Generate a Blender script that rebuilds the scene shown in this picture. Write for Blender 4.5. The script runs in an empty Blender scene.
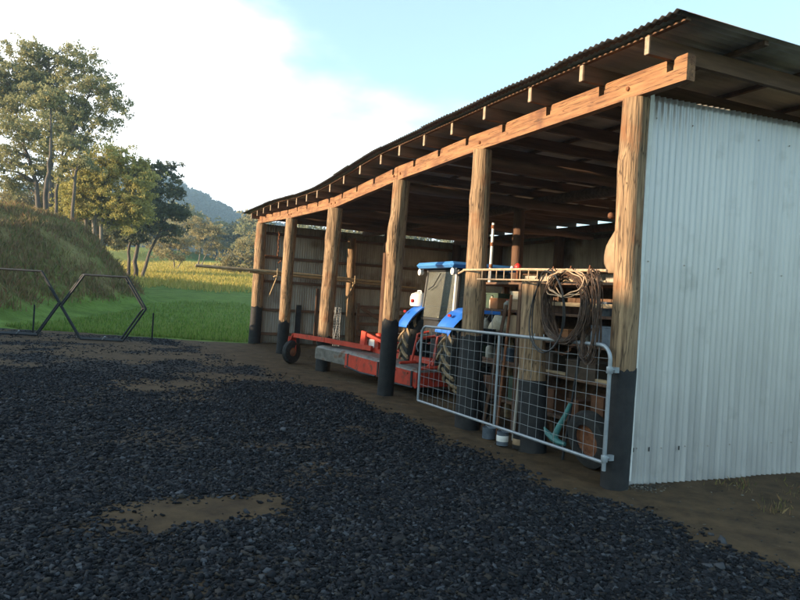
import bpy, math, random
import numpy as np
from mathutils import Vector, Matrix
random.seed(7); RNG = np.random.default_rng(11)
R = math.radians
scene = bpy.context.scene
COL = scene.collection
# ------------------------------------------------------------------ camera frame (X = into the shed, Y = along its front, Z = up)
CAM = np.array([-4.41, -4.90, 1.6]); YAW = R(23.9); ROLL = R(3.5)
FWD = np.array([math.sin(YAW), math.cos(YAW), 0.0]); RGT = np.array([math.cos(YAW), -math.sin(YAW), 0.0])
def fr(cx, cz, z=0.0):
    """metres to the right of / ahead of the place the photographer stood -> world"""
    p = CAM + RGT*cx + FWD*cz
    return np.array([p[0], p[1], z])
def tofr(X, Y):
    dx = X-CAM[0]; dy = Y-CAM[1]
    return dx*RGT[0]+dy*RGT[1], dx*FWD[0]+dy*FWD[1]
# ------------------------------------------------------------------ noise
def _h(ix, iy, s):
    v = np.sin(ix*127.1+iy*311.7+s*74.7)*43758.5453
    return v-np.floor(v)
def vnoise(x, y, s=0):
    x = np.asarray(x, float); y = np.asarray(y, float)
    ix = np.floor(x); iy = np.floor(y); fx = x-ix; fy = y-iy
    fx = fx*fx*(3-2*fx); fy = fy*fy*(3-2*fy)
    a = _h(ix, iy, s); b = _h(ix+1, iy, s); c = _h(ix, iy+1, s); d = _h(ix+1, iy+1, s)
    return (a*(1-fx)+b*fx)*(1-fy)+(c*(1-fx)+d*fx)*fy
def fbm(x, y, s=0, o=4):
    t = 0; a = .5
    for k in range(o):
        t = t+a*(vnoise(x, y, s+k)-.5)*2; x = np.asarray(x)*2.03+3.1; y = np.asarray(y)*2.03+1.7; a *= .5
    return t
def sst(a, b, x):
    t = np.clip((np.asarray(x, float)-a)/(b-a), 0, 1); return t*t*(3-2*t)
# ------------------------------------------------------------------ materials
MATS = {}
def mat(name, c1, c2=None, scale=5.0, rough=.8, metal=0.0, bump=0.0, bscale=None, stretch=(1,1,1), contrast=(.35,.65), detail=6, spec=.5, c3=None, c3at=(.6,.75), c3scale=1.0, rvar=0.0, trans=0.0, cracks=None):
    m = bpy.data.materials.new(name); m.use_nodes = True; MATS[name] = m
    nt = m.node_tree; N = nt.nodes; L = nt.links
    b = N['Principled BSDF']
    b.inputs['Roughness'].default_value = rough; b.inputs['Metallic'].default_value = metal
    b.inputs['Specular IOR Level'].default_value = spec
    b.inputs['Base Color'].default_value = (*c1, 1)
    tc = N.new('ShaderNodeTexCoord'); mp = N.new('ShaderNodeMapping'); mp.inputs['Scale'].default_value = stretch
    L.new(tc.outputs['Object'], mp.inputs['Vector'])
    if c2:
        n = N.new('ShaderNodeTexNoise'); n.inputs['Scale'].default_value = scale; n.inputs['Detail'].default_value = detail; n.inputs['Roughness'].default_value = .62
        L.new(mp.outputs[0], n.inputs['Vector'])
        r = N.new('ShaderNodeValToRGB'); r.color_ramp.elements[0].position = contrast[0]; r.color_ramp.elements[1].position = contrast[1]
        r.color_ramp.elements[0].color = (*c1, 1); r.color_ramp.elements[1].color = (*c2, 1)
        L.new(n.outputs['Fac'], r.inputs['Fac']); out = r.outputs['Color']
        if c3:
            n3 = N.new('ShaderNodeTexNoise'); n3.inputs['Scale'].default_value = c3scale; n3.inputs['Detail'].default_value = 5
            L.new(tc.outputs['Object'], n3.inputs['Vector'])
            mr = N.new('ShaderNodeMapRange'); mr.inputs['From Min'].default_value = c3at[0]; mr.inputs['From Max'].default_value = c3at[1]
            L.new(n3.outputs['Fac'], mr.inputs['Value'])
            mx = N.new('ShaderNodeMix'); mx.data_type = 'RGBA'; L.new(mr.outputs[0], mx.inputs[0]); L.new(out, mx.inputs[6]); mx.inputs[7].default_value = (*c3, 1)
            out = mx.outputs[2]
        L.new(out, b.inputs['Base Color'])
        if rvar:
            rr = N.new('ShaderNodeMapRange'); rr.inputs['To Min'].default_value = rough-rvar; rr.inputs['To Max'].default_value = rough+rvar
            L.new(n.outputs['Fac'], rr.inputs['Value']); L.new(rr.outputs[0], b.inputs['Roughness'])
    if cracks:
        mk = N.new('ShaderNodeMapping'); mk.inputs['Scale'].default_value = cracks; L.new(tc.outputs['Object'], mk.inputs['Vector'])
        nk = N.new('ShaderNodeTexNoise'); nk.inputs['Scale'].default_value = 3; nk.inputs['Detail'].default_value = 3; L.new(mk.outputs[0], nk.inputs['Vector'])
        sb = N.new('ShaderNodeMath'); sb.operation = 'SUBTRACT'; L.new(nk.outputs['Fac'], sb.inputs[0]); sb.inputs[1].default_value = .5
        ab = N.new('ShaderNodeMath'); ab.operation = 'ABSOLUTE'; L.new(sb.outputs[0], ab.inputs[0])
        mk2 = N.new('ShaderNodeMapRange'); mk2.inputs['From Min'].default_value = .004; mk2.inputs['From Max'].default_value = .022; mk2.inputs['To Min'].default_value = .75; mk2.inputs['To Max'].default_value = 0; L.new(ab.outputs[0], mk2.inputs['Value'])
        mxk = N.new('ShaderNodeMix'); mxk.data_type = 'RGBA'; L.new(mk2.outputs[0], mxk.inputs[0]); L.new(out, mxk.inputs[6]); mxk.inputs[7].default_value = (c1[0]*.25, c1[1]*.22, c1[2]*.2, 1)
        out = mxk.outputs[2]; L.new(out, b.inputs['Base Color'])
    if bump:
        nb = N.new('ShaderNodeTexNoise'); nb.inputs['Scale'].default_value = bscale or scale*2; nb.inputs['Detail'].default_value = 8
        L.new(mp.outputs[0], nb.inputs['Vector'])
        bp = N.new('ShaderNodeBump'); bp.inputs['Strength'].default_value = 1; bp.inputs['Distance'].default_value = bump
        L.new(nb.outputs['Fac'], bp.inputs['Height']); L.new(bp.outputs[0], b.inputs['Normal'])
    if trans:
        t = N.new('ShaderNodeBsdfTranslucent'); ms = N.new('ShaderNodeMixShader'); ms.inputs[0].default_value = trans
        L.new(b.outputs[0], ms.inputs[1]); L.new(t.outputs[0], ms.inputs[2])
        if c2: L.new(out, t.inputs['Color'])
        else: t.inputs['Color'].default_value = (*c1, 1)
        L.new(ms.outputs[0], N['Material Output'].inputs['Surface'])
    return m
# ------------------------------------------------------------------ mesh builder
class MB:
    def __init__(s): s.v = []; s.f = []
    def add(s, vs, fs):
        n = len(s.v); s.v.extend([tuple(map(float, q)) for q in vs]); s.f.extend([tuple(n+i for i in f) for f in fs]); return s
    def box(s, c, size, rz=0, M=None):
        hx, hy, hz = [q/2 for q in size]
        P = [(x, y, z) for x in (-hx, hx) for y in (-hy, hy) for z in (-hz, hz)]
        F = [(0,1,3,2),(4,6,7,5),(0,4,5,1),(2,3,7,6),(0,2,6,4),(1,5,7,3)]
        if M is None: M = Matrix.Rotation(rz, 3, 'Z')
        return s.add([Vector(c)+M@Vector(p) for p in P], F)
    def bbox(s, c, size, bev=.01, M=None):
        """box with chamfered edges"""
        hx, hy, hz = [q/2 for q in size]; b = min(bev, hx*.9, hy*.9, hz*.9)
        M = M or Matrix.Identity(3); V = []; F = []
        idx = {}
        for sx in (-1, 1):
            for sy in (-1, 1):
                for sz in (-1, 1):
                    for k, q in enumerate(((hx, hy-b, hz-b), (hx-b, hy, hz-b), (hx-b, hy-b, hz))):
                        idx[(sx, sy, sz, k)] = len(V); V.append(Vector(c)+M@Vector((q[0]*sx, q[1]*sy, q[2]*sz)))
        I = idx
        for a in (-1, 1):
            F.append(tuple(I[(a, y, z, 0)] for y, z in ((-1,-1),(1,-1),(1,1),(-1,1))))
            F.append(tuple(I[(x, a, z, 1)] for x, z in ((-1,-1),(1,-1),(1,1),(-1,1))))
            F.append(tuple(I[(x, y, a, 2)] for x, y in ((-1,-1),(1,-1),(1,1),(-1,1))))
            for e in (-1, 1):
                F.append((I[(a,e,-1,0)], I[(a,e,1,0)], I[(a,e,1,1)], I[(a,e,-1,1)]))
                F.append((I[(a,-1,e,0)], I[(a,1,e,0)], I[(a,1,e,2)], I[(a,-1,e,2)]))
                F.append((I[(-1,a,e,1)], I[(1,a,e,1)], I[(1,a,e,2)], I[(-1,a,e,2)]))
                for g in (-1, 1): F.append((I[(a,e,g,0)], I[(a,e,g,1)], I[(a,e,g,2)]))
        return s.add(V, F)
    def tube(s, pts, rad, n=8, cap=True, closed=False):
        pts = [Vector(p) for p in pts]; m = len(pts)
        if not hasattr(rad, '__len__'): rad = [rad]*m
        V = []; F = []
        up = None
        for i, p in enumerate(pts):
            if closed: t = pts[(i+1) % m]-pts[(i-1) % m]
            else: t = pts[min(i+1, m-1)]-pts[max(i-1, 0)]
            t.normalize()
            if up is None:
                up = Vector((0, 0, 1)) if abs(t.z) < .9 else Vector((1, 0, 0))
            a = t.cross(up)
            if a.length < 1e-5: a = t.cross(Vector((1, .3, .2)))
            a.normalize(); b = a.cross(t).normalized(); up = b
            for k in range(n):
                an = 2*math.pi*k/n
                V.append(p+(a*math.cos(an)+b*math.sin(an))*rad[i])
        for i in range(m if closed else m-1):
            j = (i+1) % m
            for k in range(n):
                F.append((i*n+k, i*n+(k+1) % n, j*n+(k+1) % n, j*n+k))
        if cap and not closed:
            F.append(tuple(range(n-1, -1, -1))); F.append(tuple((m-1)*n+k for k in range(n)))
        return s.add(V, F)
    def lathe(s, c, prof, n=24, axis='Z', M=None):
        """prof: list of (r, h) along the axis; closed at r=0 ends by fans of tiny rings"""
        V = []; F = []
        for r, h in prof:
            for k in range(n):
                a = 2*math.pi*k/n
                q = Vector((r*math.cos(a), r*math.sin(a), h))
                if axis == 'Y': q = Vector((q.x, q.z, q.y))
                if axis == 'X': q = Vector((q.z, q.x, q.y))
                if M: q = M@q
                V.append(Vector(c)+q)
        for i in range(len(prof)-1):
            for k in range(n):
                F.append((i*n+k, i*n+(k+1) % n, (i+1)*n+(k+1) % n, (i+1)*n+k))
        F.append(tuple(range(n-1, -1, -1))); F.append(tuple((len(prof)-1)*n+k for k in range(n)))
        return s.add(V, F)
    def prism(s, poly, off):
        """poly: 3d points in a plane, extruded by off"""
        n = len(poly); off = Vector(off)
        V = [Vector(p) for p in poly]+[Vector(p)+off for p in poly]
        F = [tuple(range(n-1, -1, -1)), tuple(range(n, 2*n))]+[(i, (i+1) % n, n+(i+1) % n, n+i) for i in range(n)]
        return s.add(V, F)
    def build(s, name, m, parent=None, origin=None, smooth=False, **tags):
        return link_mesh(name, np.array(s.v, float), s.f, m, parent, origin, smooth, **tags)
def root_loc(parent):
    o = np.zeros(3); p = parent
    while p is not None: o += np.array(p.location); p = p.parent
    return o
def link_mesh(name, V, F, m, parent=None, origin=None, smooth=False, **tags):
    V = np.asarray(V, float)
    if parent is not None: o = root_loc(parent)
    elif origin is not None: o = np.array(origin, float)
    else: o = np.array([0., 0., 0.])
    V = V-o
    me = bpy.data.meshes.new(name)
    if isinstance(F, np.ndarray):
        k = F.shape[1]; me.vertices.add(len(V)); me.vertices.foreach_set('co', V.astype(np.float32).ravel())
        me.loops.add(F.size); me.loops.foreach_set('vertex_index', F.astype(np.int32).ravel())
        me.polygons.add(len(F)); me.polygons.foreach_set('loop_start', np.arange(0, F.size, k, dtype=np.int32))
        me.polygons.foreach_set('loop_total', np.full(len(F), k, dtype=np.int32))
        me.update(calc_edges=True)
    else:
        me.from_pydata([tuple(q) for q in V], [], F)
        import bmesh
        bm = bmesh.new(); bm.from_mesh(me); bmesh.ops.recalc_face_normals(bm, faces=bm.faces); bm.to_mesh(me); bm.free()
    if smooth:
        me.polygons.foreach_set('use_smooth', [True]*len(me.polygons))
        if smooth != 'all':
            try: me.set_sharp_from_angle(angle=R(40))
            except Exception: pass
    if m is not None: me.materials.append(m)
    ob = bpy.data.objects.new(name, me); COL.objects.link(ob)
    if parent is not None: ob.parent = parent
    elif origin is not None: ob.location = o
    for k, v in tags.items(): ob[k] = v
    return ob
def thing(name, loc, label, category, group=None):
    o = bpy.data.objects.new(name, None); COL.objects.link(o); o.location = loc; o.empty_display_size = .2
    o['label'] = label; o['category'] = category
    if group: o['group'] = group
    return o
def copy_tree(o, parent=None):
    c = o.copy(); COL.objects.link(c); c.parent = parent
    for ch in [q for q in bpy.data.objects if q.parent == o]: copy_tree(ch, c)
    return c
def relabel(o, label, group=None):
    o['label'] = label
    if group: o['group'] = group
    return o
# ------------------------------------------------------------------ palette
wood_beam = mat('sawn_hardwood', (.17,.072,.03), (.36,.18,.08), 3, .75, cracks=(8,.35,8), bump=.006, bscale=14, stretch=(6,.6,6), c3=(.13,.05,.025), c3at=(.58,.72), c3scale=2.2)
wood_post = mat('weathered_log', (.13,.078,.042), (.42,.27,.15), 6, .88, cracks=(5,5,.35), bump=.02, bscale=9, stretch=(5,5,.28), c3=(.22,.09,.035), c3at=(.55,.72), c3scale=2.6)
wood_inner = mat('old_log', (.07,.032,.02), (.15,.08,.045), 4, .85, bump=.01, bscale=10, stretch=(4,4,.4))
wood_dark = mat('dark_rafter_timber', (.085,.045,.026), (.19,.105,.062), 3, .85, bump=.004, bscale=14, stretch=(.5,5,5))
wood_end = mat('sunlit_rafter_end', (.26,.19,.13), (.42,.32,.23), 4, .85, bump=.004, bscale=12, stretch=(.6,5,5))
wood_pale = mat('pale_board', (.30,.2,.11), (.48,.35,.2), 6, .8, bump=.004, stretch=(1,1,5))
tar = mat('black_tar', (.008,.008,.009), (.022,.02,.02), 9, .75, bump=.006, bscale=18)
galv = mat('galvanised_sheet', (.49,.48,.475), (.61,.595,.58), 2.2, .38, .5, bump=.0015, bscale=40, stretch=(5,1,.16), c3=(.36,.35,.33), c3at=(.6,.85), c3scale=3.1, rvar=.1)
galv_low = mat('galvanised_low_sheet', (.34,.36,.37), (.45,.465,.47), 3.0, .42, .42, bump=.0015, bscale=40, stretch=(1,1,.5), c3=(.2,.19,.165), c3at=(.52,.7), c3scale=2.1, rvar=.1)
galv_old = mat('dull_old_sheet', (.30,.265,.22), (.48,.44,.38), 1.6, .7, .1, stretch=(3,3,.3), c3=(.13,.07,.04), c3at=(.55,.75), c3scale=1.2)
roof_edge_m = mat('shaded_roof_edge', (.03,.032,.036), (.07,.07,.072), 5, .7, .2)  # dark front strip: shade under the overhang put into the colour
roof_in = mat('roof_iron', (.42,.385,.33), (.60,.56,.49), 1.3, .6, .15, stretch=(.4,3,1), c3=(.08,.055,.042), c3at=(.5,.7), c3scale=.8)
steel_gate = mat('gate_galvanised', (.26,.285,.31), (.35,.375,.40), 12, .42, .35, rvar=.1)
wire_m = mat('galvanised_wire', (.26,.27,.28), (.36,.36,.36), 20, .45, .4)
rust = mat('rusty_iron', (.12,.04,.018), (.28,.11,.045), 14, .8, .2, bump=.003)
dark_steel = mat('dark_steel', (.012,.014,.018), (.03,.033,.036), 9, .6, .3)
red = mat('mower_red_paint', (.42,.035,.015), (.58,.06,.03), 6, .48, bump=.001, c3=(.20,.05,.03), c3at=(.56,.68), c3scale=9)
deck_grey = mat('worn_grey_deck', (.10,.09,.08), (.26,.24,.215), 6, .5, .35, c3=(.14,.07,.04), c3at=(.55,.7), c3scale=6)
rubber = mat('tyre_rubber', (.012,.012,.012), (.03,.027,.024), 16, .85, bump=.003)
mud = mat('dry_mud_on_rubber', (.20,.13,.07), (.40,.28,.16), 16, .95, bump=.008, bscale=30)
blue = mat('tractor_blue_paint', (.02,.12,.5), (.03,.17,.62), 3, .35, c3=(.09,.13,.26), c3at=(.6,.75), c3scale=6)
blue_roof = mat('pale_blue_roof', (.06,.24,.60), (.09,.30,.66), 3, .4)
black_pl = mat('black_plastic', (.015,.015,.016), (.03,.03,.03), 9, .55)
jug_m = mat('dusty_white_plastic', (.24,.22,.18), (.42,.39,.33), 9, .6)
white_pl = mat('white_plastic', (.72,.70,.66), (.82,.80,.76), 9, .45)
teal = mat('teal_paint', (.03,.12,.115), (.05,.19,.175), 9, .6, c3=(.04,.09,.08), c3at=(.55,.7), c3scale=14)
tin_m = mat('tin_grey_blue', (.10,.13,.17), (.2,.23,.27), 8, .5, .3)
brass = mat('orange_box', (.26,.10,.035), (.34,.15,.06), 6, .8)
brass_low = mat('shaded_orange', (.09,.035,.014), (.15,.06,.025), 6, .85)  # darker copy of the orange: low-shelf shade put into the colour
carton_low = mat('shaded_cardboard', (.05,.034,.022), (.09,.06,.04), 6, .9)  # darker copy of the cardboard, shade of the lower shelves included
carton = mat('cardboard', (.26,.17,.10), (.36,.25,.15), 7, .9, bump=.002)
green_box = mat('dull_green_box', (.03,.055,.035), (.06,.09,.055), 6, .8)
cream = mat('cream_hessian', (.46,.38,.27), (.60,.52,.39), 22, .95, bump=.006, bscale=60)
rope_m = mat('pale_wire_rope', (.34,.22,.13), (.52,.38,.25), 20, .7)
rope_d = mat('dark_hose', (.035,.02,.013), (.11,.06,.035), 20, .7)
redplastic = mat('red_plastic', (.5,.02,.015), (.6,.03,.02), 9, .4)
lens_red = mat('red_lamp_lens', (.35,.03,.03), None, rough=.25)
bark = mat('eucalypt_bark', (.05,.038,.03), (.15,.12,.095), 2.5, .9, bump=.03, stretch=(1,1,.3))
bark_pale = mat('pale_gum_bark', (.12,.1,.08), (.26,.22,.18), 2.5, .9, bump=.02, stretch=(1,1,.3))
def leafm(n, a, b, t=.38): return mat(n, a, b, .8, .7, contrast=(.3,.7), trans=t, spec=.3)
leaf_euc = leafm('eucalypt_leaves', (.21,.21,.095), (.40,.37,.18))
leaf_gold = leafm('golden_green_leaves', (.30,.28,.08), (.52,.45,.15))
leaf_dark = leafm('dark_green_leaves', (.07,.088,.055), (.17,.175,.09))
leaf_olive = leafm('olive_brown_leaves', (.23,.20,.09), (.40,.33,.16))
leaf_far = leafm('far_forest_leaves', (.030,.045,.024), (.07,.08,.035))
# glass
glass = bpy.data.materials.new('cab_glass'); glass.use_nodes = True
gb = glass.node_tree.nodes['Principled BSDF']; gb.inputs['Base Color'].default_value = (.55,.56,.5,1); gb.inputs['Roughness'].default_value = .12
gb.inputs['Transmission Weight'].default_value = .82; gb.inputs['IOR'].default_value = 1.2
gl_nt = glass.node_tree; gdf = gl_nt.nodes.new('ShaderNodeBsdfDiffuse'); gdf.inputs['Color'].default_value = (.05,.046,.032,1); gms = gl_nt.nodes.new('ShaderNodeMixShader')
gno = gl_nt.nodes.new('ShaderNodeTexNoise'); gno.inputs['Scale'].default_value = 2.2; gno.inputs['Detail'].default_value = 2; gmr = gl_nt.nodes.new('ShaderNodeMapRange'); gmr.inputs['From Min'].default_value = .3; gmr.inputs['From Max'].default_value = .7; gmr.inputs['To Min'].default_value = .12; gmr.inputs['To Max'].default_value = .36; gl_nt.links.new(gno.outputs['Fac'], gmr.inputs['Value']); gl_nt.links.new(gmr.outputs[0], gms.inputs[0])
gl_nt.links.new(gb.outputs[0], gms.inputs[1]); gl_nt.links.new(gdf.outputs[0], gms.inputs[2]); gl_nt.links.new(gms.outputs[0], gl_nt.nodes['Material Output'].inputs['Surface'])
dusty = mat('dusty_film', (.30,.25,.17), (.40,.33,.22), 5, .9)

# ================================================================== TERRAIN
def ridge_top(cz):  # unseen stretch of the crest is shaped to set the shed's shadow line
    return np.interp(cz, [-30,-6,-1.5,.7,3.6,5,8,11.3,15.6,19,26,31,38,44,52], [3.6,5.2,5.45,5.62,4.9,4.7,4.25,3.85,3.1,3.0,3.6,4.25,4.45,4.2,3.2])
def ground_h(X, Y):
    cx, cz = tofr(X, Y)
    d = np.hypot(cx, cz)
    base = 1.35*sst(21, 50, cz)+np.clip(cz-46, 0, 110)*.060+np.clip(cz-156, 0, 400)*.02
    foot = np.interp(cz, [-30, 10, 20, 24, 28, 33, 36, 39, 44, 50, 70], [-12.5,-12.5,-12.6,-13.0,-13.6,-12.7,-13.3,-16.2,-21.5,-27,-44])+fbm(cz*.25, cz*0+3, 5)*.8
    top = ridge_top(cz)*(1-.0*cz)
    s = (foot-cx)
    prof = np.interp(s, [-1.2, 0, 1.0, 2.2, 3.6, 6, 12, 40, 120], [0, .06, .24, .55, .84, 1.0, 1.08, 1.25, 1.6])
    fade = sst(-40, -18, cz)*(1-sst(42, 78, cz)*.45)
    bank = top*prof*fade*(1+.16*fbm(X*.3, Y*.3, 2)+.05*fbm(X*1.1, Y*1.1, 3)*sst(24, 28, cz))
    bank = np.where(s > -1.3, bank, 0)
    rough = fbm(X*.35, Y*.35, 9)*.10*sst(22, 30, d)+fbm(X*.05, Y*.05, 4)*.8*sst(60, 140, d)
    return base+bank+rough*np.where(cz > 0, 1, .4)-.012
def grid_mesh(xs, ys, hf):
    A, B = np.meshgrid(xs, ys, indexing='ij'); P = fr(0, 0)[None, None, :2]
    X = CAM[0]+RGT[0]*A+FWD[0]*B; Y = CAM[1]+RGT[1]*A+FWD[1]*B
    Z = hf(X, Y); V = np.stack([X, Y, Z], -1).reshape(-1, 3); n, m = A.shape
    I = np.arange(n*m).reshape(n, m)
    F = np.stack([I[:-1, :-1], I[1:, :-1], I[1:, 1:], I[:-1, 1:]], -1).reshape(-1, 4)
    return V, F, A, B
def axis(parts):
    out = []
    for a, b, st in parts: out.append(np.arange(a, b, st))
    return np.unique(np.concatenate(out))
ax = axis([(-1600,-300,60), (-300,-60,8), (-60,-24,1.2), (-24,-9,.3), (-9,14,.7), (14,60,3), (60,300,12), (300,1700,60)])
ay = axis([(-300,-40,15), (-40,-8,1.5), (-8,18,.8), (18,46,.35), (46,90,1.2), (90,260,5), (260,700,20), (700,2600,100)])
V, F, _, _ = grid_mesh(ax, ay, ground_h)
# ground material: pasture grass with worn, dry and sun-bleached patches by region
gm = bpy.data.materials.new('pasture_ground'); gm.use_nodes = True
nt = gm.node_tree; N = nt.nodes; L = nt.links; pb = N['Principled BSDF']; pb.inputs['Roughness'].default_value = .95; pb.inputs['Specular IOR Level'].default_value = .15
at = N.new('ShaderNodeAttribute'); at.attribute_name = 'zone'
n1 = N.new('ShaderNodeTexNoise'); n1.inputs['Scale'].default_value = .9; n1.inputs['Detail'].default_value = 10; n1.inputs['Roughness'].default_value = .7
tc = N.new('ShaderNodeTexCoord'); L.new(tc.outputs['Object'], n1.inputs['Vector'])
def ramp(a, b, p=(.35,.65)):
    r = N.new('ShaderNodeValToRGB'); r.color_ramp.elements[0].position = p[0]; r.color_ramp.elements[1].position = p[1]
    r.color_ramp.elements[0].color = (*a, 1); r.color_ramp.elements[1].color = (*b, 1); L.new(n1.outputs['Fac'], r.inputs['Fac']); return r.outputs[0]
lush = ramp((.085,.13,.02), (.16,.24,.045)); dryb = ramp((.12,.10,.035), (.26,.19,.08)); gold = ramp((.40,.32,.05), (.58,.43,.10))
sep = N.new('ShaderNodeSeparateColor'); L.new(at.outputs['Color'], sep.inputs[0])
m1 = N.new('ShaderNodeMix'); m1.data_type = 'RGBA'; L.new(sep.outputs[0], m1.inputs[0]); L.new(lush, m1.inputs[6]); L.new(dryb, m1.inputs[7])
m2 = N.new('ShaderNodeMix'); m2.data_type = 'RGBA'; L.new(sep.outputs[1], m2.inputs[0]); L.new(m1.outputs[2], m2.inputs[6]); L.new(gold, m2.inputs[7])
L.new(m2.outputs[2], pb.inputs['Base Color'])
bp = N.new('ShaderNodeBump'); bp.inputs['Distance'].default_value = .15; n2 = N.new('ShaderNodeTexNoise'); n2.inputs['Scale'].default_value = 6; n2.inputs['Detail'].default_value = 8
L.new(tc.outputs['Object'], n2.inputs['Vector']); L.new(n2.outputs['Fac'], bp.inputs['Height']); L.new(bp.outputs[0], pb.inputs['Normal'])
ground = link_mesh('ground', V, F, gm, smooth='all', kind='structure')
cxv, czv = tofr(V[:, 0], V[:, 1])
hb = V[:, 2]
bk_ = sst(.35, 1.0, hb-(1.35*sst(21, 50, czv)+np.clip(czv-46, 0, 110)*.060))*(1-sst(60, 80, czv)); bankmask = np.clip(bk_*(.85+fbm(V[:, 0]*.4, V[:, 1]*.4, 21)*.8), 0, 1)
goldm = sst(46, 56, czv+cxv*.15)*(1-sst(100, 150, czv))*np.clip(.9+fbm(V[:, 0]*.08, V[:, 1]*.08, 31), 0, 1)
colr = np.zeros((len(V), 4), np.float32); colr[:, 0] = bankmask; colr[:, 1] = goldm; colr[:, 3] = 1
ca = ground.data.color_attributes.new('zone', 'FLOAT_COLOR', 'POINT'); ca.data.foreach_set('color', colr.ravel())

# ------------------------------------------------------------------ yard: dirt with gravel spread over it
def gravel_mask(X, Y):
    """1 where the gravel lies, 0 where bare dirt shows"""
    edge = np.interp(Y, [-8,-1.8,-1.1,-.5,0,1.5,3.9,6.3,7.4,10.4,14], [-.2,-.28,-.36,-.5,-.62,-.55,-.45,-.72,-.95,-1.35,-1.6])
    e = edge-.12+fbm(X*1.3, Y*1.3, 41)*.38+fbm(X*6, Y*6, 43)*.16
    g = 1-sst(-.34, .30, X-e+fbm(X*11, Y*11, 42)*.12)
    u = (X+3.66); w = (Y-.03)-(X+3.66)*.12
    patch = np.exp(-((u/.98)**2+(w/.38)**2)**.85)*1.25+(fbm(X*3, Y*3, 44)*.5+fbm(X*11, Y*11, 48)*.45)*np.exp(-((u/1.3)**2+(w/.6)**2))
    g = g*(1-sst(.15, 1.05, patch)*.90)
    cx, cz = tofr(X, Y)
    far = sst(8.5, 14, cz+fbm(X*.6, Y*.35, 45)*5.0)*.95
    track = np.clip(fbm(X*.5, Y*.9, 47)*2-.15, 0, 1)*sst(6, 11, cz)
    g = g*(1-np.clip(far*.8*np.clip(.7+fbm(X*1.1, Y*1.1, 46)*1.8, 0, 1)+track*.5, 0, .95))
    g = g*(1-.55*sst(.05, .5, fbm(X*.8+5, Y*.8, 49)+fbm(X*5, Y*5, 50)*.3))
    return np.clip(g, 0, 1)
def yard_h(X, Y):
    cx, cz = tofr(X, Y)
    u = (X+3.55); w = (Y-.08)
    z = .012+fbm(X*.9, Y*.9, 51)*.022+fbm(X*4, Y*4, 52)*.012
    z = np.where(X > -.1, z*.6-.002, z)
    z = z-.05*sst(1.2, 2.6, X)*sst(.4,-.4,Y)
    edge = sst(21.2, 20.2, cz+fbm(cx*.5, cx*0, 53)*.5)*sst(-13.2, -12.0, cx)
    return z*edge-(1-edge)*.25+np.clip(cz-16,0,5)*.004
vy, fy, A, B = grid_mesh(axis([(-13.5,-6,.25), (-6,8.0,.08), (8,15,.4)]), axis([(-12,2,.4), (2,12,.08), (12,22,.14), (22,32,.4)]), yard_h)
keep = (B <= 21.6).ravel()  # yard stops at the grass; inside the shed it goes on
inshed = (vy[:, 0] > .0) & (vy[:, 0] < 7.2) & (vy[:, 1] < 16.3)
keep = keep | inshed
vy[:, 2] = np.where(inshed & (czv_ := True), np.maximum(vy[:, 2], -.0), vy[:, 2]) if False else vy[:, 2]
cxy, czy = tofr(vy[:, 0], vy[:, 1])
vy[:, 2] = np.where(inshed, .008+fbm(vy[:, 0]*1.5, vy[:, 1]*1.5, 55)*.012, vy[:, 2])
vy[:, 2] = np.where(inshed & (czy > 20), vy[:, 2]+np.maximum(0, ground_h(vy[:, 0], vy[:, 1])), vy[:, 2])
fk = keep[fy].all(1); fy = fy[fk]
ym = bpy.data.materials.new('yard_surface'); ym.use_nodes = True
nt = ym.node_tree; N = nt.nodes; L = nt.links; pb = N['Principled BSDF']; pb.inputs['Roughness'].default_value = .9; pb.inputs['Specular IOR Level'].default_value = .2
at = N.new('ShaderNodeAttribute'); at.attribute_name = 'gravel'; tc = N.new('ShaderNodeTexCoord')
n1 = N.new('ShaderNodeTexNoise'); n1.inputs['Scale'].default_value = 3.5; n1.inputs['Detail'].default_value = 10; n1.inputs['Roughness'].default_value = .7; L.new(tc.outputs['Object'], n1.inputs['Vector'])
dirt = ramp((.042,.026,.013), (.105,.066,.032))
vo = N.new('ShaderNodeTexVoronoi'); vo.inputs['Scale'].default_value = 30; L.new(tc.outputs['Object'], vo.inputs['Vector'])
sc2 = N.new('ShaderNodeSeparateColor'); L.new(vo.outputs['Color'], sc2.inputs[0])
r2 = N.new('ShaderNodeValToRGB'); r2.color_ramp.elements[0].color = (.008,.008,.009,1); r2.color_ramp.elements[1].color = (.042,.041,.042,1); L.new(sc2.outputs[0], r2.inputs['Fac'])
mx = N.new('ShaderNodeMix'); mx.data_type = 'RGBA'
ng = N.new('ShaderNodeTexNoise'); ng.inputs['Scale'].default_value = 14; ng.inputs['Detail'].default_value = 5; L.new(tc.outputs['Object'], ng.inputs['Vector'])
ad = N.new('ShaderNodeMath'); ad.operation = 'ADD'; L.new(at.outputs['Fac'], ad.inputs[0]); L.new(ng.outputs['Fac'], ad.inputs[1])
mrr = N.new('ShaderNodeMapRange'); mrr.inputs['From Min'].default_value = .85; mrr.inputs['From Max'].default_value = 1.1; L.new(ad.outputs[0], mrr.inputs['Value'])
L.new(mrr.outputs[0], mx.inputs[0]); L.new(dirt, mx.inputs[6]); L.new(r2.outputs[0], mx.inputs[7]); L.new(mx.outputs[2], pb.inputs['Base Color'])
bp = N.new('ShaderNodeBump'); bp.inputs['Distance'].default_value = .025; 
ma = N.new('ShaderNodeMath'); ma.operation = 'MULTIPLY'; L.new(vo.outputs['Distance'], ma.inputs[0]); ma.inputs[1].default_value = -1.2
ms_ = N.new('ShaderNodeMath'); ms_.operation = 'MULTIPLY'; L.new(ma.outputs[0], ms_.inputs[0]); L.new(mrr.outputs[0], ms_.inputs[1])
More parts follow.
